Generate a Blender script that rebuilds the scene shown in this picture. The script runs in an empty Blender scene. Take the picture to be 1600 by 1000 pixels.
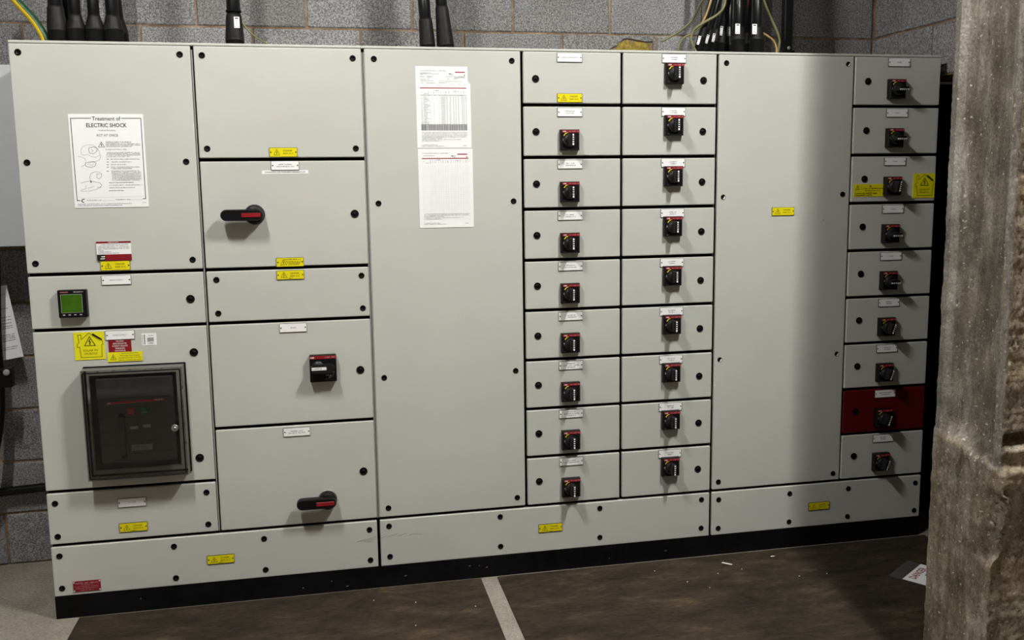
import bpy, bmesh, math, random
from mathutils import Vector, Matrix, noise
random.seed(7)
scn = bpy.context.scene
COL = scn.collection
R = math.radians

# ------------------------------------------------------------------ camera
CAM_F, YAW, PITCH, ROLL = 1477.06, 0.20557, -0.14024, -0.01193
CAM_C = Vector((-0.17065, -3.62511, 1.60666))
PPX, PPY = 814.011, 488.784
_fw = Vector((math.sin(YAW)*math.cos(PITCH), math.cos(YAW)*math.cos(PITCH), math.sin(PITCH)))
_r0 = Vector((math.cos(YAW), -math.sin(YAW), 0)); _u0 = _r0.cross(_fw)
_rt = _r0*math.cos(ROLL) + _u0*math.sin(ROLL); _up = _u0*math.cos(ROLL) - _r0*math.sin(ROLL)
cam = bpy.data.cameras.new('camera'); camo = bpy.data.objects.new('camera', cam); COL.objects.link(camo)
camo.matrix_world = Matrix(((_rt.x, _up.x, -_fw.x, CAM_C.x), (_rt.y, _up.y, -_fw.y, CAM_C.y), (_rt.z, _up.z, -_fw.z, CAM_C.z), (0, 0, 0, 1)))
cam.sensor_width = 36.0; cam.lens = CAM_F*36/1600
cam.shift_x = -(PPX-800)/1600; cam.shift_y = (PPY-500)/1600
cam.clip_start = 0.05
scn.camera = camo
def W(u, v, **k):
    """world point on the plane x=, y= or z= that shows at photo position u,v"""
    a, val = list(k.items())[0]; i = 'xyz'.index(a)
    d = _fw + _rt*((u-PPX)/CAM_F) - _up*((v-PPY)/CAM_F)
    return CAM_C + d*((val-CAM_C[i])/d[i])

# ------------------------------------------------------------------ world, lamps, exposure
CEIL = 4.0
wd = bpy.data.worlds.new('room_air'); scn.world = wd; wd.use_nodes = True
wd.node_tree.nodes['Background'].inputs[0].default_value = (0.95, 0.97, 1.0, 1)
wd.node_tree.nodes['Background'].inputs[1].default_value = 0.006
vs = scn.view_settings
vs.view_transform = 'Standard'; vs.look = 'None'; vs.gamma = 1; vs.use_curve_mapping = False; vs.exposure = 0.85
LAMPS = [(-0.98, -1.80, .60, 600), (1.55, -1.95, .60, 870)]   # x, y, length, tube brightness

# ------------------------------------------------------------------ materials
MATS = {}
def nodemat(name):
    m = bpy.data.materials.new(name); m.use_nodes = True
    nt = m.node_tree; b = nt.nodes['Principled BSDF']; MATS[name] = m
    return m, nt, b
def plain(name, c, rough=.5, metal=0, spec=.5, var=0.06, scale=40, bump=0, emit=None):
    m, nt, b = nodemat(name)
    tc = nt.nodes.new('ShaderNodeTexCoord'); n = nt.nodes.new('ShaderNodeTexNoise'); n.inputs['Scale'].default_value = scale; n.inputs['Detail'].default_value = 4
    nt.links.new(tc.outputs['Object'], n.inputs['Vector'])
    r = nt.nodes.new('ShaderNodeValToRGB'); r.color_ramp.elements[0].position = .3; r.color_ramp.elements[1].position = .7
    r.color_ramp.elements[0].color = tuple(x*(1-var) for x in c)+(1,); r.color_ramp.elements[1].color = tuple(min(1, x*(1+var)) for x in c)+(1,)
    nt.links.new(n.outputs['Fac'], r.inputs[0]); nt.links.new(r.outputs[0], b.inputs['Base Color'])
    b.inputs['Roughness'].default_value = rough; b.inputs['Metallic'].default_value = metal; b.inputs['Specular IOR Level'].default_value = spec
    if bump:
        bp = nt.nodes.new('ShaderNodeBump'); bp.inputs['Strength'].default_value = bump; bp.inputs['Distance'].default_value = .002
        nt.links.new(n.outputs['Fac'], bp.inputs['Height']); nt.links.new(bp.outputs[0], b.inputs['Normal'])
    if emit: b.inputs['Emission Color'].default_value = emit[0]+(1,); b.inputs['Emission Strength'].default_value = emit[1]
    return m
def ramp(nt, pts):
    r = nt.nodes.new('ShaderNodeValToRGB'); e = r.color_ramp.elements
    while len(e) < len(pts): e.new(.5)
    for x, (p, c) in zip(e, pts): x.position = p; x.color = tuple(c)+(1,)
    return r
def tex(nt, src, scale, detail=6, rough=.6, kind='Noise'):
    n = nt.nodes.new('ShaderNodeTex'+kind); n.inputs['Scale'].default_value = scale
    if kind == 'Noise': n.inputs['Detail'].default_value = detail; n.inputs['Roughness'].default_value = rough
    nt.links.new(src, n.inputs['Vector']); return n
def mixc(nt, fac, a, b, mode='MIX'):
    m = nt.nodes.new('ShaderNodeMix'); m.data_type = 'RGBA'; m.blend_type = mode
    for s, v in ((m.inputs[0], fac), (m.inputs[6], a), (m.inputs[7], b)):
        if hasattr(v, 'links'): nt.links.new(v, s)
        elif isinstance(v, (int, float)): s.default_value = v
        else: s.default_value = tuple(v)+(1,)
    return m.outputs[2]
def painted(name, c):
    """light grey stoved paint: faint smudges, fine orange peel"""
    m, nt, b = nodemat(name); g = nt.nodes.new('ShaderNodeNewGeometry'); P = g.outputs['Position']
    big = tex(nt, P, 2.3, 4, .55); sm = tex(nt, P, 9, 6, .6); fine = tex(nt, P, 420, 2, .5)
    r1 = ramp(nt, [(.3, [x*.95 for x in c]), (.7, [x*1.02 for x in c])]); nt.links.new(big.outputs['Fac'], r1.inputs[0])
    r2 = ramp(nt, [(.68, (0, 0, 0)), (.80, (1, 1, 1))]); nt.links.new(sm.outputs['Fac'], r2.inputs[0])
    f = nt.nodes.new('ShaderNodeMath'); f.operation = 'MULTIPLY'; f.inputs[1].default_value = .35; nt.links.new(r2.outputs[0], f.inputs[0])
    nt.links.new(mixc(nt, f.outputs[0], r1.outputs[0], [x*.82 for x in c]), b.inputs['Base Color'])
    b.inputs['Roughness'].default_value = .42; b.inputs['Specular IOR Level'].default_value = .35
    bp = nt.nodes.new('ShaderNodeBump'); bp.inputs['Strength'].default_value = .06; bp.inputs['Distance'].default_value = .001
    nt.links.new(fine.outputs['Fac'], bp.inputs['Height']); nt.links.new(bp.outputs[0], b.inputs['Normal'])
    return m
def blockmat(name, c, rnd=.16):
    """open-textured dense concrete block: speckle of pale and dark aggregate"""
    m, nt, b = nodemat(name); g = nt.nodes.new('ShaderNodeNewGeometry'); P = g.outputs['Position']
    sp = tex(nt, P, 150, 3, .8); big = tex(nt, P, 5, 5, .6)
    r = ramp(nt, [(.36, [x*.42 for x in c]), (.5, c), (.62, [min(1, x*1.8) for x in c])]); nt.links.new(sp.outputs['Fac'], r.inputs[0])
    r2 = ramp(nt, [(.3, (.86, .84, .82)), (.7, (1.08, 1.08, 1.08))]); nt.links.new(big.outputs['Fac'], r2.inputs[0])
    oi = nt.nodes.new('ShaderNodeObjectInfo'); r3 = ramp(nt, [(0, (1-rnd, 1-rnd*1.1, 1-rnd*1.2)), (1, (1+rnd*.6, 1+rnd*.6, 1+rnd*.6))]); nt.links.new(oi.outputs['Random'], r3.inputs[0])
    nt.links.new(mixc(nt, 1.0, mixc(nt, 1.0, r.outputs[0], r2.outputs[0], 'MULTIPLY'), r3.outputs[0], 'MULTIPLY'), b.inputs['Base Color'])
    b.inputs['Roughness'].default_value = .95; b.inputs['Specular IOR Level'].default_value = .1
    bp = nt.nodes.new('ShaderNodeBump'); bp.inputs['Strength'].default_value = .8; bp.inputs['Distance'].default_value = .003
    nt.links.new(sp.outputs['Fac'], bp.inputs['Height']); nt.links.new(bp.outputs[0], b.inputs['Normal'])
    return m
def concrete(name, cols, s1=3, s2=60, bump=.5, pits=True, rough=.9):
    m, nt, b = nodemat(name); g = nt.nodes.new('ShaderNodeNewGeometry'); P = g.outputs['Position']
    a = tex(nt, P, s1, 8, .65); f = tex(nt, P, s2, 5, .7)
    r = ramp(nt, [(.28, cols[0]), (.5, cols[1]), (.72, cols[2])]); nt.links.new(a.outputs['Fac'], r.inputs[0])
    r2 = ramp(nt, [(.3, (.6, .6, .6)), (.55, (1, 1, 1)), (.75, (1.3, 1.3, 1.3))]); nt.links.new(f.outputs['Fac'], r2.inputs[0])
    col = mixc(nt, 1.0, r.outputs[0], r2.outputs[0], 'MULTIPLY')
    nt.links.new(col, b.inputs['Base Color']); b.inputs['Roughness'].default_value = rough; b.inputs['Specular IOR Level'].default_value = .25
    bp = nt.nodes.new('ShaderNodeBump'); bp.inputs['Strength'].default_value = bump; bp.inputs['Distance'].default_value = .004
    nt.links.new(f.outputs['Fac'], bp.inputs['Height']); nt.links.new(bp.outputs[0], b.inputs['Normal'])
    return m

PAINT = painted('grey_paint', (.555, .560, .515))
REDP = painted('red_paint', (.105, .003, .006))
plain('gap_shade_black', (.003, .003, .003), .9, spec=.05)  # shade of the door gaps, painted black onto the carcass front
plain('strip_grey', (.30, .30, .285), .5)
plain('plinth_black', (.0025, .0025, .003), .6, spec=.12, var=.5, scale=25)
plain('black_plastic', (.004, .004, .0045), .45, spec=.22)
plain('knob_black', (.008, .008, .009), .4, spec=.3)
plain('plug_black', (.002, .002, .002), .6, spec=.15)
plain('plate_white', (.93, .93, .925), .35, var=.02)
plain('plate_yellow', (.78, .68, .004), .4, var=.04)
plain('sign_yellow', (.82, .76, .008), .4, var=.03)
plain('plate_red', (.23, .006, .012), .4, var=.08)
plain('ink_black', (.012, .012, .012), .6, spec=.2)
plain('ink_grey', (.16, .16, .16), .7, spec=.2)
plain('ink_pale', (.42, .43, .44), .7, spec=.2)
plain('ink_red', (.33, .03, .05), .6)
plain('ink_white', (.85, .83, .82), .5)
plain('ink_pink', (.6, .3, .32), .5)
plain('brand_red', (.25, .006, .012), .4)
plain('strip_red', (.75, .012, .05), .4)
plain('mark_yellow', (.8, .65, .05), .4)
plain('paper', (.90, .91, .91), .7, var=.015, spec=.2)
plain('paper_tint', (.70, .71, .72), .7, spec=.2)
plain('screen_green', (.036, .105, .006), .25, var=.15, scale=20, spec=.3, emit=((.04, .16, .004), .05))
plain('button_grey', (.35, .35, .34), .5)
plain('steel', (.55, .55, .54), .3, metal=1)
plain('alu_grey', (.32, .32, .30), .4, metal=.4)
plain('breaker_grey', (.085, .087, .086), .5, var=.1)
plain('breaker_dark', (.011, .011, .012), .5)
plain('breaker_label', (.42, .42, .40), .6)
plain('button_red', (.62, .015, .04), .4)
plain('button_green', (.01, .14, .07), .4)
plain('cable_black', (.0035, .0035, .004), .36, spec=.3, var=.25, scale=60)
plain('boot_black', (.010, .0098, .0095), .5, spec=.22, var=.4)
plain('earth_yellow', (.75, .50, .01), .45)
plain('earth_green', (.008, .055, .018), .45)
plain('wire_olive', (.155, .15, .06), .5, var=.35, scale=18)
plain('wire_orange', (.36, .22, .08), .5, var=.2)
plain('wire_red', (.3, .01, .01), .5)
plain('box_white', (.50, .515, .54), .45, var=.02)
plain('foam_yellow', (.27, .20, .045), .95, var=.45, scale=55, bump=1.0, spec=.1)
plain('sign_edge', (.055, .053, .05), .6)
plain('flake', (.72, .70, .66), .8)
plain('lamp_body', (.8, .8, .78), .5)
plain('void_shade_black', (.004, .004, .004), .9, spec=.05)  # black standing in for the darkness inside the right wall opening
BLOCK = blockmat('concrete_block', (.235, .236, .24))
MORTAR = concrete('mortar', [(.16, .10, .065), (.25, .17, .115), (.46, .36, .26)], 9, 120, .7)
FLOORM = concrete('floor_concrete', [(.20, .175, .14), (.29, .26, .215), (.40, .37, .32)], 2.5, 90, .35)
SCREED = concrete('plain_render', [(.10, .10, .10), (.14, .14, .138), (.17, .17, .168)], 2, 50, .3)
def cast(name, cols, warm):
    """weathered cast concrete: drawn-out vertical stains, pale lime blooms, open pores"""
    m, nt, b = nodemat(name); g = nt.nodes.new('ShaderNodeNewGeometry'); P = g.outputs['Position']
    mp = nt.nodes.new('ShaderNodeMapping'); mp.inputs['Scale'].default_value = (1, 1, .22); nt.links.new(P, mp.inputs[0])
    st = tex(nt, mp.outputs[0], 22, 7, .65); bl = tex(nt, P, 7, 8, .7); fi = tex(nt, P, 130, 4, .75); sp = tex(nt, P, 85, 2, .5)
    r = ramp(nt, [(.32, cols[0]), (.5, cols[1]), (.68, cols[2])]); nt.links.new(st.outputs['Fac'], r.inputs[0])
    r2 = ramp(nt, [(.35, (.62, .60, .57)), (.5, (1, 1, 1)), (.70, warm)]); nt.links.new(bl.outputs['Fac'], r2.inputs[0])
    r3 = ramp(nt, [(.36, (.62, .62, .62)), (.5, (1, 1, 1)), (.66, (1.3, 1.3, 1.3))]); nt.links.new(fi.outputs['Fac'], r3.inputs[0])
    c = mixc(nt, 1.0, mixc(nt, 1.0, r.outputs[0], r2.outputs[0], 'MULTIPLY'), r3.outputs[0], 'MULTIPLY')
    r4 = ramp(nt, [(.66, (0, 0, 0)), (.72, (1, 1, 1))]); nt.links.new(sp.outputs['Fac'], r4.inputs[0])
    nt.links.new(mixc(nt, r4.outputs[0], c, (.50, .47, .43)), b.inputs['Base Color'])
    b.inputs['Roughness'].default_value = .9; b.inputs['Specular IOR Level'].default_value = .2
    bp = nt.nodes.new('ShaderNodeBump'); bp.inputs['Strength'].default_value = .6; bp.inputs['Distance'].default_value = .003
    nt.links.new(fi.outputs['Fac'], bp.inputs['Height']); nt.links.new(bp.outputs[0], b.inputs['Normal'])
    return m
cast('cast_concrete', [(.105, .088, .068), (.165, .143, .115), (.285, .26, .225)], (1.45, 1.43, 1.4))
cast('lip_plaster', [(.16, .143, .12), (.215, .196, .168), (.28, .262, .235)], (1.2, 1.2, 1.2))
cast('stained_concrete', [(.115, .092, .064), (.18, .15, .11), (.29, .26, .215)], (1.5, 1.42, 1.3))
cast('rough_masonry', [(.15, .125, .092), (.235, .20, .15), (.34, .30, .235)], (1.3, 1.22, 1.05))
def ruberize():
    m, nt, b = nodemat('rubber_mat'); g = nt.nodes.new('ShaderNodeNewGeometry'); P = g.outputs['Position']
    mp = nt.nodes.new('ShaderNodeMapping'); mp.inputs['Scale'].default_value = (1, 2.6, 1); nt.links.new(P, mp.inputs[0])
    a = tex(nt, mp.outputs[0], 3.4, 10, .72); f = tex(nt, mp.outputs[0], 30, 5, .7); v = tex(nt, P, 1.2, 4, .5)
    r = ramp(nt, [(.36, (.022, .018, .0145)), (.55, (.043, .034, .026)), (.72, (.10, .075, .047))]); nt.links.new(a.outputs['Fac'], r.inputs[0])
    r2 = ramp(nt, [(.35, (.75, .75, .75)), (.7, (1.35, 1.3, 1.25))]); nt.links.new(f.outputs['Fac'], r2.inputs[0])
    r3 = ramp(nt, [(.35, (.7, .7, .72)), (.65, (1.15, 1.1, 1.0))]); nt.links.new(v.outputs['Fac'], r3.inputs[0])
    nt.links.new(mixc(nt, 1.0, mixc(nt, 1.0, r.outputs[0], r2.outputs[0], 'MULTIPLY'), r3.outputs[0], 'MULTIPLY'), b.inputs['Base Color'])
    b.inputs['Roughness'].default_value = .85; b.inputs['Specular IOR Level'].default_value = .08
    bp = nt.nodes.new('ShaderNodeBump'); bp.inputs['Strength'].default_value = .3; bp.inputs['Distance'].default_value = .002
    nt.links.new(f.outputs['Fac'], bp.inputs['Height']); nt.links.new(bp.outputs[0], b.inputs['Normal'])
ruberize()
def smoked():
    m, nt, b = nodemat('smoked_clear'); nt.nodes.remove(b); out = nt.nodes['Material Output']
    t = nt.nodes.new('ShaderNodeBsdfTransparent'); t.inputs[0].default_value = (.90, .90, .88, 1)
    gl = nt.nodes.new('ShaderNodeBsdfGlossy'); gl.inputs['Roughness'].default_value = .12; gl.inputs[0].default_value = (.9, .9, .88, 1)
    fr = nt.nodes.new('ShaderNodeFresnel'); fr.inputs[0].default_value = 1.45
    mx = nt.nodes.new('ShaderNodeMixShader'); nt.links.new(fr.outputs[0], mx.inputs[0]); nt.links.new(t.outputs[0], mx.inputs[1]); nt.links.new(gl.outputs[0], mx.inputs[2]); nt.links.new(mx.outputs[0], out.inputs[0])
    m2, nt, b = nodemat('smoked_edge')     # the thick rim of the moulding, hazier
    b.inputs['Base Color'].default_value = (.20, .19, .175, 1); b.inputs['Roughness'].default_value = .3; b.inputs['Alpha'].default_value = .80
smoked()

# ------------------------------------------------------------------ mesh helpers
class MB:
    def __init__(s): s.v = []; s.f = []; s.m = []; s.sm = []; s.mats = []
    def mi(s, mat):
        if mat not in s.mats: s.mats.append(mat)
        return s.mats.index(mat)
    def add(s, vs, fs, mat, smooth=False):
        o = len(s.v); i = s.mi(mat); s.v += [tuple(v) for v in vs]
        for f in fs: s.f.append(tuple(o+k for k in f)); s.m.append(i); s.sm.append(smooth)
        return s
    def box(s, x0, x1, y0, y1, z0, z1, mat, front=None):
        v = [(x, y, z) for x in (x0, x1) for y in (y0, y1) for z in (z0, z1)]
        s.add(v, [(0, 1, 3, 2), (4, 6, 7, 5), (2, 3, 7, 6), (0, 2, 6, 4), (1, 5, 7, 3)], mat)
        s.add([v[0], v[4], v[5], v[1]], [(0, 1, 2, 3)], front or mat); return s
    def bevelbox(s, x0, x1, y0, y1, z0, z1, b, mat, seg=2, smooth=True):
        bm = bmesh.new(); bmesh.ops.create_cube(bm, size=1)
        for v in bm.verts: v.co = Vector(((x0+x1)/2+v.co.x*(x1-x0), (y0+y1)/2+v.co.y*(y1-y0), (z0+z1)/2+v.co.z*(z1-z0)))
        bmesh.ops.bevel(bm, geom=bm.edges[:], offset=b, segments=seg, affect='EDGES', profile=.6)
        bm.verts.index_update(); s.add([v.co[:] for v in bm.verts], [[v.index for v in f.verts] for f in bm.faces], mat, False); bm.free(); return s
    def prism(s, pts, y0, y1, mat, side=None):
        """outline in x,z extruded along y (y0 is the front)"""
        n = len(pts); v = [(p[0], y0, p[1]) for p in pts]+[(p[0], y1, p[1]) for p in pts]
        s.add(v, [tuple(range(n)), tuple(range(2*n-1, n-1, -1))], mat)
        s.add(v, [(i, n+i, n+(i+1) % n, (i+1) % n) for i in range(n)], side or mat); return s
    def disc(s, cx, cz, r, y0, y1, mat, n=16, side=None):
        return s.prism([(cx+r*math.cos(2*math.pi*i/n), cz+r*math.sin(2*math.pi*i/n)) for i in range(n)], y0, y1, mat, side)
    def lathe(s, prof, mat, n=16, cx=0, cz=0, smooth=True):
        """profile (r, y) turned about the y axis"""
        v = []; f = []
        for r, y in prof: v += [(cx+r*math.cos(2*math.pi*i/n), y, cz+r*math.sin(2*math.pi*i/n)) for i in range(n)]
        for k in range(len(prof)-1):
            for i in range(n): f.append((k*n+i, k*n+(i+1) % n, (k+1)*n+(i+1) % n, (k+1)*n+i))
        f.append(tuple(range((len(prof)-1)*n, len(prof)*n)))
        return s.add(v, f, mat, smooth)
    def tube(s, pts, rad, mat, n=12, smooth=True, mats=None, caps=True):
        pts = [Vector(p) for p in pts]; rad = rad if hasattr(rad, '__len__') else [rad]*len(pts)
        v = []; base = None
        for i, p in enumerate(pts):
            t = (pts[min(i+1, len(pts)-1)]-pts[max(i-1, 0)]).normalized()
            if base is None: base = t.cross(Vector((0, 1, 0)) if abs(t.y) < .9 else Vector((1, 0, 0))).normalized()
            base = (base - t*base.dot(t)).normalized(); b2 = t.cross(base)
            v += [p+(base*math.cos(2*math.pi*k/n)+b2*math.sin(2*math.pi*k/n))*rad[i] for k in range(n)]
        o = len(s.v)
        for i in range(len(pts)-1):
            for k in range(n):
                mm = mats[k % len(mats)] if mats else mat
                s.f.append((o+i*n+k, o+i*n+(k+1) % n, o+(i+1)*n+(k+1) % n, o+(i+1)*n+k)); s.m.append(s.mi(mm)); s.sm.append(smooth)
        s.v += [tuple(x) for x in v]
        if caps:
            for c in (range(n), range((len(pts)-1)*n, len(pts)*n)): s.f.append(tuple(o+k for k in c)); s.m.append(s.mi(mat)); s.sm.append(False)
        return s
    def line(s, pts, w, y, mat):
        """flat printed stroke in the x,z plane"""
        for (a, b), (c, d) in zip(pts[:-1], pts[1:]):
            L = math.hypot(c-a, d-b) or 1e-9; nx, nz = -(d-b)/L*w/2, (c-a)/L*w/2; ex, ez = (c-a)/L*w*.4, (d-b)/L*w*.4
            s.add([(a-ex+nx, y, b-ez+nz), (a-ex-nx, y, b-ez-nz), (c+ex-nx, y, d+ez-nz), (c+ex+nx, y, d+ez+nz)], [(0, 1, 2, 3)], mat)
        return s
    def rect(s, x0, x1, z0, z1, y, mat): return s.add([(x0, y, z0), (x1, y, z0), (x1, y, z1), (x0, y, z1)], [(0, 1, 2, 3)], mat)
    def text(s, str_, cx, cz, h, y, mat, align='CENTER', width=None, bold=0):
        v, f = glyphs(str_, bold); xs = [p[0] for p in v]; w0 = max(xs)-min(xs); k = h/.70
        kx = (width/w0) if width else k
        off = -(min(xs)+w0/2) if align == 'CENTER' else -min(xs)
        return s.add([(cx+(p[0]+off)*kx, y, cz+(p[1]-.35)*k) for p in v], f, mat)
    def marks(s, cx, cz, w, h, y, mat, seed=0, words=None):
        """a line of engraved characters too small to read"""
        rr = random.Random(seed); x = cx-w/2
        while x < cx+w/2:
            cw = h*rr.uniform(.45, .75)
            if rr.random() < .17: x += cw*.9; continue
            for k in range(2): s.rect(x+k*cw*.55, x+k*cw*.55+h*.17, cz-h/2, cz+h/2*rr.choice((1, 1, .3)), y, mat)
            zz = cz+rr.choice((-.4, 0, .4))*h; s.rect(x, x+cw*.7, zz-h*.08, zz+h*.08, y, mat)
            x += cw*1.05
        return s
    def xf(s, fn): s.v = [tuple(fn(*p)) for p in s.v]; return s
    def mesh(s, name):
        me = bpy.data.meshes.new(name); me.from_pydata(s.v, [], s.f)
        for m in s.mats: me.materials.append(MATS[m])
        me.polygons.foreach_set('material_index', s.m); me.polygons.foreach_set('use_smooth', s.sm); me.update()
        return me
_g = {}
def glyphs(t, bold=0):
    if (t, bold) not in _g:
        c = bpy.data.curves.new('glyphs', 'FONT'); c.body = t; c.size = 1; c.resolution_u = 2; c.offset = bold
        o = bpy.data.objects.new('glyphs', c); COL.objects.link(o)
        bpy.context.view_layer.update(); dg = bpy.context.evaluated_depsgraph_get()
        me = bpy.data.meshes.new_from_object(o.evaluated_get(dg))
        _g[(t, bold)] = ([tuple(v.co) for v in me.vertices], [tuple(p.vertices) for p in me.polygons])
        bpy.data.objects.remove(o); bpy.data.curves.remove(c); bpy.data.meshes.remove(me)
    return _g[(t, bold)]
WL = {}
def put(name, mb, parent=None, loc=(0, 0, 0), label=None, cat=None, group=None, kind=None, rot=None):
    me = mb.mesh(name) if isinstance(mb, MB) else mb
    o = bpy.data.objects.new(name, me); COL.objects.link(o); loc = Vector(loc)
    WL[o] = loc; o.location = loc-(WL[parent] if parent else Vector((0, 0, 0)))
    if parent: o.parent = parent
    if rot: o.rotation_euler = rot
    for k, v in (('label', label), ('category', cat), ('group', group), ('kind', kind)):
        if v: o[k] = v
    return o
def thing(name, loc, label, cat, group=None, kind=None): return put(name, None, None, loc, label, cat, group, kind)

# ------------------------------------------------------------------ room shell
YW, XR, XL, YB = 0.60, 2.45, -2.9, -6.0
put('floor', MB().box(XL-.2, 3.4, YB-.2, .75, -.1, 0, 'floor_concrete'), kind='structure')
put('ceiling', MB().box(XL-.2, 3.4, YB-.2, .75, CEIL, CEIL+.1, 'plain_render'), kind='structure')
put('wall_left', MB().box(XL-.2, XL, YB, .6, 0, CEIL, 'plain_render'), kind='structure')
put('wall_rear', MB().box(XL, 3.4, YB-.2, YB, 0, CEIL, 'plain_render'), kind='structure')
wb = put('wall_back', MB().box(XL-.2, XR+.2, YW+.007, YW+.15, 0, CEIL, 'mortar'), kind='structure')
# right wall: masonry over a dark opening
OPZ, OY0, OY1 = 2.025, -1.05, 0.40
wrm = MB().box(XR+.007, XR+.15, YB, YW+.1, OPZ, CEIL, 'mortar').box(XR+.007, XR+.15, OY1, YW+.1, 0, OPZ, 'mortar').box(XR+.007, XR+.15, YB, OY0, 0, OPZ, 'mortar')
wr = put('wall_right', wrm, kind='structure')
put('wall_void_box', MB().box(XR+.75, XR+.8, OY0-.1, OY1+.1, 0, OPZ+.05, 'void_shade_black').box(XR+.15, XR+.8, OY0-.06, OY0-.01, 0, OPZ, 'void_shade_black')
    .box(XR+.15, XR+.8, OY1+.01, OY1+.06, 0, OPZ, 'void_shade_black').box(XR+.15, XR+.8, OY0, OY1, OPZ+.01, OPZ+.05, 'void_shade_black').box(XR+.15, XR+.8, OY0, OY1, 0.001, .01, 'void_shade_black'), kind='structure')  # box added behind the opening, painted black so it stays dark
BW, BH, PIT, CRS = .4355, .2155, .4455, .225
def block_mesh(w, seed):
    rr = random.Random(seed); mb = MB().bevelbox(-w/2, w/2, 0, .08, -BH/2, BH/2, .004, 'concrete_block', seg=1)
    mb.xf(lambda x, y, z: (x+rr.uniform(-.0012, .0012), y+(rr.uniform(-.001, .001) if y < .04 else 0), z+rr.uniform(-.0012, .0012)))
    return mb.mesh('block')
BM = [block_mesh(BW, k) for k in range(5)]
X_UP = -.201      # a vertical joint of the upper course
rb = random.Random(3)
FOAM_BLOCK = None
for c in range(18):
    z = c*CRS+CRS/2; off = 0 if c % 2 == 0 else PIT/2         # course 10 (z 2.25..2.475) is even
    k = -7
    while True:
        xa = X_UP+off+k*PIT; xb = xa+PIT; k += 1
        if xb < XL: continue
        if xa > XR-.02: break
        if xa > -1.12 and xb < 2.42 and z < 1.9: continue     # hidden behind the switchboard
        if c == 9 and abs(xa-1.136+.2225-.0) < .12: FOAM_BLOCK = (xa, xb, z); continue
        lo, hi = max(xa, XL), min(xb, XR)
        me = rb.choice(BM) if hi-lo > PIT-.01 else block_mesh(hi-lo-.01, k)
        put('block', me, wb, ((lo+hi)/2, YW+rb.uniform(-.001, .0015), z))
for c in range(18):
    z = c*CRS+CRS/2; k = 0; y = YW-.012 - (0 if c % 2 else .215)
    ya = YW-.01
    while ya > -1.09:
        yb_ = y if ya == YW-.01 else ya-PIT
        if not (z < OPZ and yb_ < OY1 - .03):
            L = ya-yb_-.01; me = block_mesh(L, 50+c) 
            o = put('block', me, wr, (XR, (ya+yb_)/2, z), rot=(0, 0, R(90)))
            o.rotation_euler = (0, 0, R(-90)); 
        ya = yb_
# broken block with expanding foam
xa, xb, zc = FOAM_BLOCK; x0, x1, z0, z1 = xa+.005, xb-.005, zc-BH/2, zc+BH/2
q = lambda u, v: (lambda p: (p.x, p.z))(W(u, v, y=YW))
hole = [q(940, 86), q(950, 78), q(963, 71), q(973, 61), q(981, 59.5), q(990, 61), q(998, 63), q(1010, 65), q(1022, 64), (x1-.012, q(1033, 64)[1]), (x1-.012, z0)]
hole[0] = (hole[0][0]-.03, z0)
put('block', MB().prism([(x0, z0)]+hole+[(x1, z0), (x1, z1), (x0, z1)], YW-.002, YW+.08, 'concrete_block'), wb, (0, 0, 0))
def lump(x0, x1, z0, z1, nx=34, nz=14):
    mb = MB(); v = []; f = []
    for j in range(nz+1):
        for i in range(nx+1):
            s, t = i/nx, j/nz; x = x0+(x1-x0)*s; z = z0+(z1-z0)*t
            e = min(1, min(s, 1-s)*7)*min(1, (1-t)*5)
            y = YW+.034-.034*e**.5-.012*noise.noise((x*35, 0, z*35))-.006*noise.noise((x*110, 3, z*110))
            v.append((x, y, z+.004*noise.noise((x*60, 9, z*60))))
    for j in range(nz):
        for i in range(nx): a = j*(nx+1)+i; f.append((a, a+1, a+nx+2, a+nx+1))
    mb.add(v, f, 'foam_yellow', True); n = nx+1
    bk = [(x0, YW+.06, z0), (x1, YW+.06, z0), (x1, YW+.06, z1), (x0, YW+.06, z1)]; mb.add(bk, [(0, 1, 2, 3)], 'foam_yellow')
    return mb
put('expanding_foam', lump(q(957, 70)[0], x1-.013, 2.09, q(980, 58)[1]), None, (0, 0, 0), 'yellow expanding foam plugging the broken block above the switchboard', 'foam')

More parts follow.
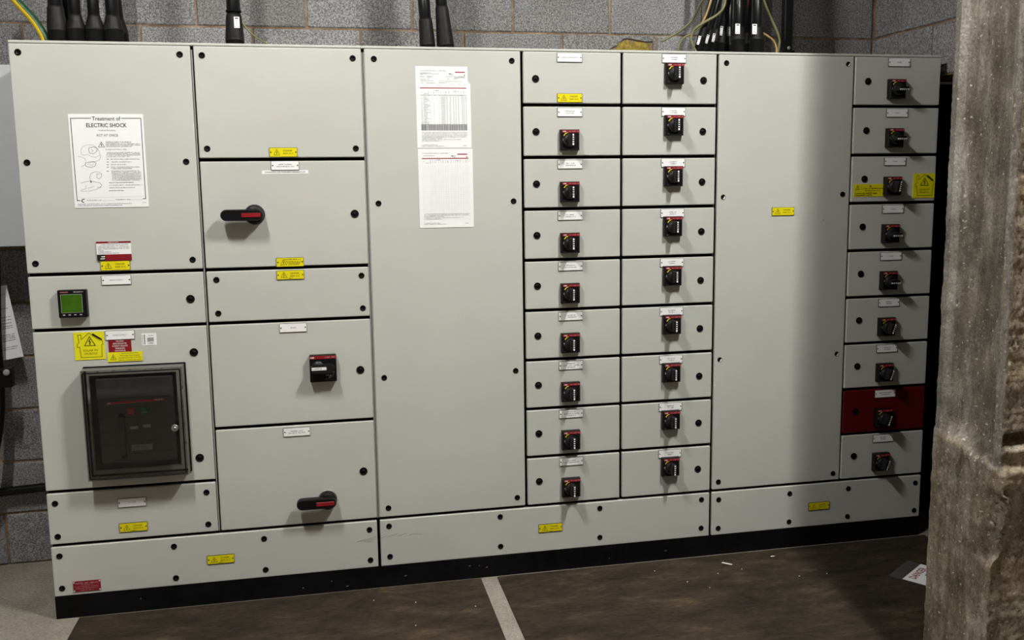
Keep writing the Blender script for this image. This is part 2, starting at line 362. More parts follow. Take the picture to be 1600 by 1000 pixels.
# ------------------------------------------------------------------ pillar (masonry wall end) on the right
def pillar():
    XJ, YF, TH = 1.655, -1.10, .300
    mb = MB()
    def step(a, b, x):
        t = min(1, max(0, (x-a)/(b-a))) if a != b else float(x > a); return t*t*(3-2*t)
    N = lambda *p: noise.noise(p)
    ns = 70; zs = [i*.0085 for i in range(0, 276)]+[2.6, 3.0, 3.5, CEIL]
    def jamb(s, z):
        lip = .012*N(1, z*2.2, 3)                                       # wandering arrises
        y = YF-TH*(s+lip*math.sin(math.pi*s)); x = XJ
        zb = .835-.055*s+.015*N(s*7, 4, 0)                             # foot of the channel
        above = step(zb-.004, zb+.006, z)
        ch = step(9/70, 11/70, s)*(1-step(60/70, 62/70, s))*step(zb-.004, zb+.05, z)
        x += .042*ch - .004*step(.095, 8.9/70, s)*(1-step(8.9/70, 10/70, s))*above
        inner = step(.22, .30, s)*(1-step(.66+.03*math.sin(z*3), .74, s))*step(zb+.03, zb+.12, z)
        x += .010*inner                                                 # second, shallower hollow
        x += .007*(1-step(0, .05, s))                                   # worn far arris
        x -= .006*(1-above)
        rough = 1.0+1.4*(1-ch)
        x += .0022*N(y*11, z*3, 1)+rough*(.0010*N(y*50, z*26, 5)+.0009*N(y*150, z*130, 8))
        x += .0045*max(0, N(y*24, z*6, 11)-.35)*ch                      # trowel pulls
        if s < .02: y += .005*N(2, z*11, 3)+.0025*N(2, z*70, 3)
        sp = step(.76, .93, s)*step(.49, .54, z)*(1-step(.69, .73, z))  # spalled near arris
        x += sp*(.028+.018*N(y*80, z*80, 2)+.014*N(y*190, z*190, 7))
        e = step(.90, 1, s)
        y += e*(.006*N(1, z*9, 6)+.0035*N(5, z*50, 6)+.002*N(5, z*120, 2)) - .012*(1-above)*e*step(.55, .7, z) + .010*e*step(.72, .55, z)
        return (x, y, z)
    v = []; f = []
    for z in zs:
        for i in range(ns+1): v.append(jamb(i/ns, z))
    for j in range(len(zs)-1):
        for i in range(ns): a = j*(ns+1)+i; f.append((a, a+1, a+ns+2, a+ns+1))
    lipf = []; chf = []; lowf = []
    for fc in f:
        s_ = ((fc[0] % (ns+1))+.5)/ns; z_ = v[fc[0]][2]
        (lowf if z_ < .835-.055*s_+.015*N(s_*7, 4, 0) else lipf if (.02 < s_ < 10/70 or 61/70 < s_ < .98) else chf).append(fc)
    mb.add(v, chf, 'cast_concrete', True); mb.add(v, lipf, 'lip_plaster', True); mb.add(v, lowf, 'stained_concrete', True)
    # rough masonry face towards the viewer: course joint, slumped mortar
    nx = 70; v2 = []; f2 = []
    for j, z in enumerate(zs):
        jx = v[j*(ns+1)+ns]
        for i in range(nx+1):
            s = (i/nx)**1.7; x = jx[0]+(XR+.1-jx[0])*s; w = x-jx[0]
            zj = .868+.010*N(x*18, 1, 1)
            e = step(0, .02, w)
            d = .005*N(x*14, z*14, 2)+.0045*N(x*70, z*70, 4)+.006*N(x*190, z*190, 4)
            jd = .055*math.exp(-((z-zj)/.016)**4) - .012*math.exp(-((z-zj+.030)/.010)**2) - .012*math.exp(-((z-zj+.085+.01*N(x*25, 3, 3))/.010)**2)
            low = 1-step(zj-.15+.1*w, zj-.13+.1*w, z)
            y = jx[1]+.006*e+e*(d+jd+.020*low*step(0, .02, w)+low*.008*N(x*11, z*9-x*9, 9))
            v2.append((x, y, z))
    for j in range(len(zs)-1):
        for i in range(nx): a = j*(nx+1)+i; f2.append((a, a+1, a+nx+2, a+nx+1))
    mb.add(v2, f2, 'rough_masonry', True)
    far = [v[j*(ns+1)] for j in range(len(zs))]; v3 = []
    for p in far: v3 += [p, (XR+.1, YF, p[2])]
    mb.add(v3, [(2*j, 2*j+1, 2*j+3, 2*j+2) for j in range(len(zs)-1)], 'cast_concrete')
    return put('concrete_pillar', mb, None, (0, 0, 0), 'rough brown concrete pillar with a worn vertical channel, right of the switchboard', 'pillar')
pillar()

# ------------------------------------------------------------------ shared small parts (origin on the door plane, front towards -y)
M_SCREW = MB().lathe([(.0112, .0), (.0112, -.0012), (.0095, -.0022), (.0078, -.0016), (.005, -.0016), (.0045, -.0004)], 'plug_black', 18).mesh('screw')
M_LOCK = MB().lathe([(.0142, .0), (.0142, -.002), (.0125, -.003), (.0108, -.0012), (.006, -.0012), (.0055, -.003)], 'plug_black', 20).mesh('lock')
M_LOCKBIG = MB().lathe([(.0152, .0), (.0152, -.002), (.0135, -.003), (.0115, -.0012), (.006, -.0012), (.0055, -.003)], 'plug_black', 20).mesh('lock')
def empty_hole():
    mb = MB().lathe([(.0108, -.0006), (.0085, -.0003), (.008, -.0002)], 'plug_black', 18)
    mb.prism([(.0078*math.cos(a)+.0006, .0078*math.sin(a)-.0006) for a in [R(-110+i*17) for i in range(10)]], -.0014, -.0007, 'plate_white'); return mb.mesh('screw')
M_HOLE = empty_hole()
def plate(w, h, col, th=.003):
    mb = MB(); mb.box(-w/2, w/2, -th, 0, -h/2, h/2, 'ink_black'); b = .0011
    mb.rect(-w/2+b, w/2-b, -h/2+b, h/2-b, -th-.0002, col)
    return mb
PW, PH = .100, .034
def screws(mb, w=PW, y=-.0036, mat='ink_black'):
    for s in (-1, 1): mb.disc(s*(w/2-.0055), 0, .0026, y, y+.001, mat, 10)
def bolt_triangle(mb, cx, cz, s, y, mat='ink_black', w=.0012):
    a = [(cx-s/2, cz-s*.42), (cx+s/2, cz-s*.42), (cx, cz+s*.5), (cx-s/2, cz-s*.42)]; mb.line(a, w, y, mat)
    mb.line([(cx+s*.03, cz+s*.22), (cx-s*.07, cz-s*.02), (cx+s*.06, cz-s*.04), (cx-s*.0, cz-s*.30)], w*1.3, y, mat)
    mb.add([(cx-s*.08, y, cz-s*.2), (cx+s*.06, y, cz-s*.22), (cx-s*.02, y, cz-s*.36)], [(0, 1, 2)], mat)
def danger(foot=False, extra=False):
    mb = plate(PW, PH, 'plate_yellow'); screws(mb); y = -.0035
    bolt_triangle(mb, -.024, -.0005, .022, y)
    if extra:
        mb.text('DANGER 400V A.C.', .010, .010, .005, y, 'ink_black', width=.062)
        for k in range(3): mb.marks(.012, .002-.0055*k, .054-.006*k, .003, y, 'ink_black', 40+k)
    else:
        mb.text('DANGER', .016, .0058, .0058, y, 'ink_black', width=.031); mb.text('400V A.C.', .017, -.0045, .0055, y, 'ink_black', width=.038)
        if foot: mb.marks(-.001, -.0128, .018, .0028, y, 'ink_black', 5)
    return mb
M_DANGER = danger().mesh('warning_plate'); M_DANGERF = danger(True).mesh('warning_plate'); M_DANGERX = danger(extra=True).mesh('warning_plate')
def nameplate(lines, seed=0):
    mb = plate(PW, PH, 'plate_white'); screws(mb); y = -.0035; n = len(lines); hh = .0046
    for i, t in enumerate(lines):
        z = ((n-1)/2-i)*.0078
        if isinstance(t, str): mb.text(t, 0, z, hh, y, 'ink_grey', width=min(.072, .0042*len(t)))
        else: mb.marks(0, z, t, hh*.8, y, 'ink_grey', seed*7+i)
    return mb
def rotary_base():
    w, h = .074, .078; mb = MB()
    f = [(-w/2, -h/2), (w/2, -h/2), (w/2, h/2), (-w/2, h/2)]; t = .004
    v = [(x*1.02, 0, z*1.02) for x, z in f]+[(x*1.02, -.018, z*1.02) for x, z in f]+[(x*(1-t/w*2), -.025, z*(1-t/h*2)) for x, z in f]
    fs = [(8, 9, 10, 11)]
    for k in (0, 4): fs += [(k+i, k+(i+1) % 4, k+4+(i+1) % 4, k+4+i) for i in range(4)]
    mb.add(v, fs, 'black_plastic')
    mb.line([(-.026+.0, .017), (-.0195, .0245), (-.010, .0285)], .0035, -.0254, 'mark_yellow')
    mb.rect(-.0305, -.0275, -.0035, .0035, -.0254, 'ink_white'); mb.rect(-.031, -.024, -.0335, -.0325, -.0254, 'ink_grey')
    return mb.mesh('rotary_handle')
def brand_strip(w=.070, h=.0095, t='TMAX XT'):
    mb = MB().box(-w/2, w/2, -.0010, .0005, -h/2, h/2, 'brand_red')
    mb.text('ABB', -w/2+.010, 0, h*.52, -.0013, 'ink_white', bold=.02); mb.marks(w*.27, 0, w*.36, h*.42, -.0013, 'ink_pink', 3)
    if w < .08: mb.marks(-.003, 0, .008, h*.3, -.0013, 'ink_pink', 9)
    return mb.mesh('brand_strip')
def knob():
    """round dial with a tall grip, pale position marks on the grip's edge"""
    mb = MB().lathe([(.0255, 0), (.0255, -.006), (.0235, -.012), (.0215, -.015)], 'knob_black', 24)
    pts = [(-.0085, -.0215), (.0085, -.0215), (.0115, 0), (.0085, .0235), (-.0085, .0235), (-.0115, 0)]
    n = 6; v = [(x, -.010, z) for x, z in pts]+[(x*.80, -.044, z*.96) for x, z in pts]
    mb.add(v, [(6, 7, 8, 9, 10, 11)]+[(i, (i+1) % n, n+(i+1) % n, n+i) for i in range(n)], 'knob_black')
    for z, hh in ((.0195, .007), (.0105, .0038), (.0025, .0038), (-.0060, .0046), (-.0155, .0085)):
        mb.rect(.0005, .0068, z-hh/2, z+hh/2, -.0443, 'ink_white')
    return mb.mesh('knob')
M_RBASE, M_STRIP, M_KNOB = rotary_base(), brand_strip(), knob()
def rotary(parent, x, z, turn=0, label=None):
    b = put('rotary_handle', M_RBASE, parent, (x, -.0005, z), label)
    put('brand_strip', M_STRIP, b, (x+.001, -.0252, z+.0325))
    put('knob', M_KNOB, b, (x-.004, -.0255, z-.002), rot=(0, R(turn), 0))
def lever(parent, x, z, ring='black_plastic', label=None):
    h = put('lever_handle', MB().lathe([(.037, 0), (.037, -.004), (.035, -.006)], ring, 28).lathe([(.0345, -.005), (.0345, -.026), (.033, -.034), (.030, -.038)], 'black_plastic', 28), parent, (x, -.0005, z), label)
    def pill(x0, x1, r, n=10): return [(x1+r*math.cos(a), r*math.sin(a)) for a in [R(-90+180*i/n) for i in range(n+1)]]+[(x0+r*math.cos(a), r*math.sin(a)) for a in [R(90+180*i/n) for i in range(n+1)]]
    mb = MB(); o = pill(-.096, .012, .0205); i_ = pill(-.096, .012, .0175); n = len(o)
    v = [(a, -.032, b) for a, b in o]+[(a, -.056, b) for a, b in o]+[(a, -.061, b) for a, b in i_]
    mb.add(v, [tuple(range(n-1, -1, -1)), tuple(range(2*n, 3*n))]+[(k*n+i, k*n+(i+1) % n, (k+1)*n+(i+1) % n, (k+1)*n+i) for k in (0, 1) for i in range(n)], 'black_plastic')
    put('lever_arm', mb, h, (x, 0, z))
    put('indicator_inset', MB().bevelbox(-.043, .025, -.0635, -.060, -.0078, .0078, .001, 'brand_red', 1), h, (x, 0, z), 'red rectangular inset')
    return h

# ------------------------------------------------------------------ the switchboard
TOP, BASE_T, BASE_B = 2.09, .279, .088
g = .0055; HG = .0062
def row(i): return TOP-.2*i          # row boundaries, 0 at the top
def rz(i0, i1): return (row(i1)+(HG if i1 < 9 else .001), row(i0)-(HG if i0 > 0 else 0))
def cabinet(x0, x1, label):
    c = thing('switchboard_cabinet', (x0, 0, 0), label, 'cabinet', 'switchboard cabinets')
    body = MB().box(x0+.002, x1-.002, .022, .56, .085, TOP-.001, 'grey_paint', front='gap_shade_black')
    put('carcass', body, c)
    put('top_panel', MB().bevelbox(x0, x1, .001, .565, TOP+.0012, TOP+.011, .002, 'grey_paint', 1), c)
    put('plinth', MB().box(x0, x1, .0, .55, 0, .086, 'plinth_black'), c, label='black steel plinth')
    return c
def panel(cab, x0, x1, z0, z1, name='door', mat='grey_paint', label=None, hole=None):
    cx, cz = (x0+x1)/2, (z0+z1)/2
    if not hole:
        mb = MB().bevelbox(x0-cx, x1-cx, 0, .019, z0-cz, z1-cz, .0045, mat, seg=3)
    else:
        hx0, hx1, hz0, hz1 = hole; mb = MB()
        bm = bmesh.new(); ob = [bm.verts.new((a-cx, 0, b-cz)) for a, b in ((x0, z0), (x1, z0), (x1, z1), (x0, z1))]; ib = [bm.verts.new((a-cx, 0, b-cz)) for a, b in ((hx0, hz0), (hx1, hz0), (hx1, hz1), (hx0, hz1))]
        fs = [bm.faces.new((ob[i], ob[(i+1) % 4], ib[(i+1) % 4], ib[i])) for i in range(4)]
        r = bmesh.ops.extrude_face_region(bm, geom=fs)
        for e in r['geom']:
            if isinstance(e, bmesh.types.BMVert): e.co.y = .019
        ed = [e for e in bm.edges if abs(e.verts[0].co.y) < 1e-6 and abs(e.verts[1].co.y) < 1e-6 and all(v in ob for v in e.verts)]
        bmesh.ops.bevel(bm, geom=ed, offset=.0045, segments=3, affect='EDGES', profile=.6)
        bm.verts.index_update(); mb.add([v.co[:] for v in bm.verts], [[v.index for v in f.verts] for f in bm.faces], mat); bm.free()
    return put(name, mb, cab, (cx, 0, cz), label)
def sc(p, *xz, mesh=None, name='screw'):
    for x, z in xz: put(name, mesh or M_SCREW, p, (x, -.0003, z))
def np_(p, x, z, lines, seed=0, label=None): put('nameplate', nameplate(lines, seed), p, (x, -.0003, z), label)
def dp(p, x, z, mesh=None): put('warning_plate', mesh or M_DANGER, p, (x, -.0003, z), 'yellow plate reading DANGER 400V A.C.')

cabA = cabinet(-1.2, 0, 'left switchboard cabinet with smoked breaker window, green meter and lever handles')
cabB = cabinet(0, 1.4, 'middle switchboard cabinet with two columns of rotary handles and pinned test sheets')
cabC = cabinet(1.4, 2.4, 'right switchboard cabinet with one dark red door, next to the pillar')
for c, xs in ((cabA, (-.6015,)), (cabA, (-.003,)), (cabB, (.0035,))):
    put('hinge_strip', MB().bevelbox(xs[0]-.0022, xs[0]+.0022, .004, .021, BASE_T+.01, TOP-.012, .001, 'strip_grey', 1), c)
for c, spots in ((cabA, ((-.30, .030), (-.19, .046), (-.13, .02), (-.9, .05))), (cabB, ((.10, .040), (.36, .055), (.40, .052), (.43, .043), (.95, .03), (1.2, .04)))):
    for x, z in spots: put('scuff_mark', MB().disc(0, 0, .004, -.0003, .0002, 'ink_grey', 7).xf(lambda a, b, e, k=random.uniform(.5, 2): (a*k, b, e*.5+a*.3)), c, (x, -.0004, z))
# column A
AX0, AX1 = -1.2, -.6-g
z0, z1 = rz(0, 4); d = panel(cabA, AX0, AX1, z0, z1, 'cover_panel'); sc(d, (-1.17, 2.06), (-.641, 2.06), (-1.17, 1.685), (-.641, 1.684), (-1.17, 1.331), (-.639, 1.330)); dp(d, -.9045, 1.3165)
def red_notice():
    mb = MB().box(-.0585, .0585, -.0006, 0, -.0345, .0345, 'paper'); y = -.0009
    mb.rect(-.0585, .0585, .0275, .0345, y, 'plate_red'); mb.rect(-.0585, .0585, -.0345, -.012, y, 'plate_red'); mb.rect(-.0585, -.0305, -.0345, -.012, y-.0001, 'ink_black')
    mb.text('IMPORTANT', 0, .031, .0045, y-.0002, 'ink_white', width=.035)
    mb.line([(-.043, -.02), (-.033, -.0195)], .003, y-.0003, 'ink_white'); mb.line([(-.046, -.0275), (-.034, -.027)], .003, y-.0003, 'ink_white')
    for k, (a, b) in enumerate(((-.042, .050), (-.054, .050), (-.054, .052), (-.054, .052), (-.052, -.036), (-.053, -.012), (-.053, .016))): mb.marks((a+b)/2, .0235-.0052*k, b-a, .0026, y, 'ink_grey', 60+k)
    return mb
put('notice_sticker', red_notice(), d, (-.9055, -.0035, 1.3695), 'white notice sticker with dark red bands')
z0, z1 = rz(4, 5); d = panel(cabA, AX0, AX1, z0, z1); sc(d, (-.655, 1.186), mesh=M_LOCKBIG, name='lock'); np_(d, -.905, 1.2645, ['MAIN SUPPLY'])
def meter():
    m = put('power_meter', MB().bevelbox(-.048, .048, -.026, 0, -.0495, .0495, .003, 'black_plastic', 2), cabA, (-1.053, 0, 1.186), 'black square panel meter with green screen')
    put('screen', MB().rect(-.036, .036, -.031, .036, -.0006, 'strip_grey').rect(-.0345, .0345, -.0295, .0345, -.0010, 'screen_green'), m, (-1.055, -.026, 1.185))
    for k in range(4): put('button', MB().bevelbox(-.004, .004, -.0018, 0, -.0022, .0022, .0008, 'button_grey', 1), m, (-1.083+.0187*k, -.0262, 1.1465))
    put('maker_mark', MB().rect(-.0385, -.0115, -.002, .002, 0, 'ink_red').marks(-.025, 0, .024, .0026, -.0003, 'ink_pink', 2).marks(.021, 0, .034, .0026, -.0003, 'ink_white', 4), m, (-1.053, -.0264, 1.2285))
meter()
# breaker door
z0, z1 = rz(5, 8); HX0, HX1, HZ0, HZ1 = -1.025, -.722, .560, .917
d = panel(cabA, AX0, AX1, z0, z1, hole=(HX0, HX1, HZ0, HZ1)); sc(d, (-.6545, .987), (-.6565, .584), mesh=M_LOCKBIG, name='lock'); np_(d, -.906, 1.0635, ['MAIN SUPPLY'])
def house_sign(w, h):
    mb = MB().box(-w/2, w/2, -.0018, 0, -h/2, h/2, 'sign_yellow'); y = -.0021; k = w/.103
    P = [(-.030, -.042), (-.033, -.003), (-.041, -.004), (-.040, .008), (-.034, .013), (-.037, .041), (-.026, .042), (-.026, .024), (.001, .047), (.045, .017), (.046, .004), (.042, .003), (.040, -.042), (-.030, -.042)]
    P = [(a*k, b*k) for a, b in P]; mb.line(P, .0017*k, y, 'ink_black')
    mb.line([(.014*k, .0425*k), (.042*k, .0225*k)], .0050*k, y, 'ink_black'); mb.line([(.011*k, .0375*k), (.039*k, .0175*k)], .0012*k, y, 'ink_black')
    bolt_triangle(mb, .002*k, .016*k, .036*k, y, w=.0026*k)
    mb.text('SOLAR PV', .003*k, -.0165*k, .0075*k, y, 'ink_black', width=.050*k); mb.text('ON ROOF', .003*k, -.0285*k, .0075*k, y, 'ink_black', width=.046*k)
    return mb
put('solar_sign', house_sign(.103, .101), d, (-1.0125, -.0003, 1.028), 'yellow sign reading SOLAR PV ON ROOF')
rp = MB().box(-.039, .039, -.0016, 0, -.027, .027, 'plate_red')
for k, (t, w) in enumerate((('CAUTION', .026), ('MAIN ISOLATOR', .047), ("DOESN'T ISOLATE", .052), ('SPRINKLER', .032), ('SWITCHFUSE', .036))): rp.text(t, 0, .0185-.0088*k, .0052, -.0019, 'ink_white', width=w, bold=.01)
put('caution_plate', rp, d, (-.909, -.0003, 1.0225), 'dark red plate reading CAUTION MAIN ISOLATOR')
yp = MB().box(-.060, .060, -.0016, 0, -.0175, .0175, 'sign_yellow'); bolt_triangle(yp, -.041, -.001, .020, -.0019)
for k, (t, w) in enumerate((('CAUTION ISOLATION', .058), ('Warning: Dual Supply', .068), ('Isolate both AC and DC', .076), ('before carrying out work', .076))): yp.text(t, .016, .0125-.0082*k, .0044, -.0019, 'ink_black', width=w)
put('supply_warning', yp, d, (-.8935, -.0018, .983), 'yellow dual supply warning strip')
bc = MB().box(-.026, .026, -.0006, 0, -.022, .022, 'paper'); rr = random.Random(4); x = -.006
while x < .017: w = rr.uniform(.0006, .0018); bc.rect(x, x+w, -.009, .006, -.0009, 'ink_black'); x += w+rr.uniform(.0006, .0014)
bc.marks(.008, .0135, .018, .003, -.0009, 'ink_grey', 1).marks(.006, -.0145, .022, .0035, -.0009, 'ink_black', 2)
for k in range(6): bc.rect(-.0175, -.0130, .013-.006*k, .0165-.006*k, -.0009, 'ink_black')
for k in range(8): bc.rect(-.0235, -.0215, .013-.0045*k, .016-.0045*k, -.0009, 'ink_grey')
put('barcode_sticker', bc, d, (-.808, -.0003, 1.043), 'white barcode sticker')
def breaker():
    cx, cz = (HX0+HX1)/2, (HZ0+HZ1)/2
    B = put('circuit_breaker', MB().box(HX0-cx-.01, HX1-cx+.01, .018, .021, HZ0-cz-.01, HZ1-cz+.01, 'breaker_dark').bevelbox(-.128, .138, -.004, .019, -.155, .165, .004, 'breaker_grey', 1)
        .bevelbox(-.128, .138, -.007, -.003, .090, .165, .002, 'breaker_grey', 1), cabA, (cx, 0, cz), 'black air circuit breaker behind smoked window')
    def sub(n, mb, x, z, y=-.004, label=None): put(n, mb, B, (cx+x, y, cz+z), label)
    sub('brand_strip', MB().add([(-.100, -.001, -.0055), (.102, -.001, .0005), (.104, -.001, .0075), (-.096, -.001, .0015)], [(0, 1, 2, 3)], 'strip_red').text('ABB', -.090, -.0015, .005, -.0014, 'ink_white').text('SACE E1', .083, .0035, .0052, -.0014, 'ink_white', width=.030).line([(-.105, -.006), (.104, .0003)], .0008, -.0012, 'ink_pink'), .003, .075)
    sub('trip_button', MB().bevelbox(-.013, .013, -.004, 0, -.013, .013, .001, 'button_red', 1).text('O', 0, .004, .006, -.0043, 'ink_pink').text('Push OFF', 0, -.006, .004, -.0043, 'ink_pink', width=.019), -.014, .040, label='red push off button')
    sub('close_button', MB().bevelbox(-.013, .013, -.004, 0, -.013, .013, .001, 'button_green', 1).text('I', 0, .004, .006, -.0043, 'ink_white').text('Push ON', 0, -.006, .004, -.0043, 'ink_white', width=.019), .033, .040, label='green push on button')
    sub('charging_lever', MB().box(-.011, .011, -.0006, .0, -.086, .086, 'breaker_dark').bevelbox(-.009, .009, -.010, -.0005, -.072, .074, .002, 'breaker_grey', 1), -.047, -.052)
    sub('mechanism_plate', MB().bevelbox(-.080, .080, -.003, 0, -.068, .068, .002, 'breaker_grey', 1), .043, -.050)
    sub('spring_flag', MB().box(-.014, .014, -.0006, 0, -.006, .006, 'breaker_label').marks(0, 0, .024, .007, -.0009, 'ink_white', 3), -.006, -.022, -.0072)
    sub('position_flag', MB().box(-.013, .013, -.0006, 0, -.006, .006, 'breaker_label').marks(0, .001, .022, .005, -.0009, 'ink_white', 6), .039, -.018, -.0072)
    sub('rating_label', MB().box(-.037, .037, -.0006, 0, -.011, .011, 'breaker_label').marks(-.008, .003, .050, .005, -.0009, 'ink_grey', 7).marks(-.008, -.005, .050, .004, -.0009, 'ink_grey', 8), .017, -.098, -.0072)
    sub('print_lines', MB().marks(0, .030, .060, .002, 0, 'ink_grey', 1).marks(-.01, .004, .05, .002, 0, 'ink_grey', 2).marks(0, -.006, .06, .002, 0, 'ink_grey', 3).marks(-.01, -.012, .04, .002, 0, 'ink_grey', 4).marks(0, .02, .012, .003, 0, 'ink_grey', 5), .012, .128, -.0074)
    # smoked cover
    x0, x1, z0, z1 = -1.037, -.691, .540, .947; mx, mz = (x0+x1)/2, (z0+z1)/2
    p = .070; cv = MB(); o = [(x0-mx, z0-mz), (x1-mx, z0-mz), (x1-mx, z1-mz), (x0-mx, z1-mz)]
    v = [(a, -.004, b) for a, b in o]+[(a, -p+.008, b) for a, b in o]+[(a*.965, -p, b*.97) for a, b in o]
    cv.add(v, [(8, 9, 10, 11)]+[(4+i, 4+(i+1) % 4, 8+(i+1) % 4, 8+i) for i in range(4)], 'smoked_clear')
    cv.add(v, [(i, (i+1) % 4, 4+(i+1) % 4, 4+i) for i in range(4)], 'smoked_edge')
    C = put('breaker_cover', cv, cabA, (mx, 0, mz), 'smoked clear hinged window over breaker')
    fr = MB(); w, h = x1-x0, z1-z0
    for s in (-1, 1):
        fr.bevelbox(s*w/2-.003, s*w/2+.005, -.006, 0, -h/2-.005, h/2+.005, .001, 'black_plastic', 1); fr.bevelbox(-w/2, w/2, -.006, 0, s*h/2-.003, s*h/2+.005, .001, 'black_plastic', 1)
    put('cover_frame', fr, C, (mx, 0, mz))
    rim = MB()
    for s in (-1, 1):
        rim.bevelbox(s*w*.478-.0022, s*w*.478+.0022, -p-.0006, -p+.006, -h*.478, h*.478, .001, 'black_plastic', 1); rim.bevelbox(-w*.478, w*.478, -p-.0006, -p+.006, s*h*.480-.0022, s*h*.480+.0022, .001, 'black_plastic', 1)
    put('front_rim', rim, C, (mx, 0, mz))
    M_RIB = MB().bevelbox(-.0045, .0045, -.066, -.012, -.0012, .0012, .0006, 'alu_grey', 1).mesh('rib')
    for z in (.865, .792, .724, .655): put('rib', M_RIB, C, (x1-.006, 0, z))
    for x in (-.985, -.930, -.875, -.820, -.765): put('rib', M_RIB, C, (x, 0, z1-.006), rot=(0, R(90), 0))
    put('window_lock', MB().lathe([(.013, -p+.004), (.013, -p-.006), (.0105, -p-.008), (.0075, -p-.006), (.0045, -p-.006), (.004, -p-.008)], 'steel', 20), C, (-.727, 0, .722), 'round chrome lock')
breaker()
z0, z1 = rz(8, 9); d = panel(cabA, AX0, AX1, z0, z1, 'cover_panel'); sc(d, (-1.172, .447), (-.640, .447), (-1.172, .320), (-.640, .321)); np_(d, -.906, .431, ['CT CHBR']); dp(d, -.907, .335, M_DANGERF)
# column B
BX0, BX1 = -.6+g, -g
z0, z1 = rz(0, 2); d = panel(cabA, BX0, BX1, z0, z1, 'cover_panel'); sc(d, (-.566, 2.058), (-.036, 2.055), (-.566, 1.730), (-.036, 1.728)); dp(d, -.299, 1.7155)
z0, z1 = rz(2, 4); d = panel(cabA, BX0, BX1, z0, z1); sc(d, (-.049, 1.486), mesh=M_LOCKBIG, name='lock'); np_(d, -.295, 1.6675, [.046, .066], 3); dp(d, -.293, 1.311, M_DANGERX)
st = MB().box(-.083, .083, -.0005, 0, -.0065, .0065, 'paper'); st.text('SWITCH STILL LIVE WHEN MAIN BREAKER IS OFF', 0, 0, .0045, -.0008, 'ink_black', width=.145, bold=.012)
put('printed_tape', st, d, (-.296, -.0003, 1.6435), 'white tape reading SWITCH STILL LIVE WHEN MAIN BREAKER IS OFF')
lever(cabA, -.412, 1.490, label='black lever handle with red inset')
z0, z1 = rz(4, 5); d = panel(cabA, BX0, BX1, z0, z1, 'cover_panel'); sc(d, (-.560, 1.253), (-.032, 1.252), (-.560, 1.128), (-.031, 1.127)); dp(d, -.294, 1.2635, M_DANGERF)
z0, z1 = rz(5, 7); d = panel(cabA, BX0, BX1, z0, z1); sc(d, (-.049, .888), mesh=M_LOCKBIG, name='lock'); np_(d, -.293, 1.0635, ['SPARE'])
def spare_handle():
    x, z = -.1885, .906
    w, h = .100, .103; mb = MB().bevelbox(-w/2, w/2, -.030, 0, -h/2, h/2, .004, 'black_plastic', 2)
    mb.line([(.014, -.040), (.026, -.036), (.036, -.026), (.040, -.014)], .0012, -.0304, 'ink_grey'); mb.line([(.020, -.034), (.028, -.026)], .002, -.0304, 'ink_white'); mb.line([(.008, -.042), (.018, -.040)], .003, -.0304, 'ink_red')
    mb.marks(.016, -.017, .018, .004, -.0304, 'ink_grey', 4).marks(.014, -.025, .010, .004, -.0304, 'ink_white', 5).rect(.034, .040, -.016, -.010, -.0304, 'ink_grey')
    b = put('rotary_handle', mb, cabA, (x, -.0003, z), 'large square rotary handle with grey lever')
    put('brand_strip', brand_strip(.098, .0115), b, (x, -.0305, z+.0435))
    mb = MB().lathe([(.024, -.030), (.024, -.042), (.022, -.046)], 'knob_black', 24, -.018, .008)
    def pill(x0, x1, r, n=8): return [(x1+r*math.cos(a), r*math.sin(a)) for a in [R(-90+180*i/n) for i in range(n+1)]]+[(x0+r*math.cos(a), r*math.sin(a)) for a in [R(90+180*i/n) for i in range(n+1)]]
    mb.prism([(a, b_+.004) for a, b_ in pill(-.030, .026, .0165)], -.062, -.036, 'knob_black'); mb.rect(-.042, .012, .000, .0115, -.0624, 'ink_white').marks(-.020, .006, .04, .006, -.0627, 'ink_pale', 8)
    put('knob', mb, b, (x, 0, z), 'dark grey lever with white tape')
spare_handle()
z0, z1 = rz(7, 9); d = panel(cabA, BX0, BX1, z0, z1); sc(d, (-.051, .485), mesh=M_LOCKBIG, name='lock'); np_(d, -.297, .6605, [.044, .062], 8)
lever(cabA, -.192, .385, ring='alu_grey', label='black lever handle with red inset on grey ring')
d = panel(cabA, -1.2, -g, BASE_B, BASE_T, 'base_panel'); sc(d, *[(x, z) for x in (-1.172, -.769, -.4385, -.036) for z in (.2445, .119)]); dp(d, -.602, .179, M_DANGERF)
mp = MB().box(-.048, .048, -.0022, 0, -.0205, .0205, 'plate_red')
for sx in (-1, 1):
    for sz in (-1, 1): mp.disc(sx*.0445, sz*.0165, .0026, -.003, -.002, 'ink_white', 8)
for k, w in enumerate((.078, .040, .082, .078, .044)): mp.marks(0, .0125-.0068*k, w, (.0052 if k == 0 else .0026), -.0025, 'ink_pink', 30+k)
put('maker_plate', mp, d, (-1.085, -.0003, .121), 'small dark red maker plate')
sm = MB()
for a, b, c_, e_ in ((-.085, .199, -.012, .213), (-.060, .197, -.010, .206), (-.045, .193, -.028, .196)): sm.line([(a, b), (c_, e_)], .0011, 0, 'ink_grey')
put('scratch', sm, d, (0, -.0004, 0))
# column C: tall cover
d = panel(cabB, g, .6-g, *rz(0, 9), 'cover_panel'); sc(d, *[(x, z) for x in (.041, .561) for z in (2.054, 1.523, .852, .327)])
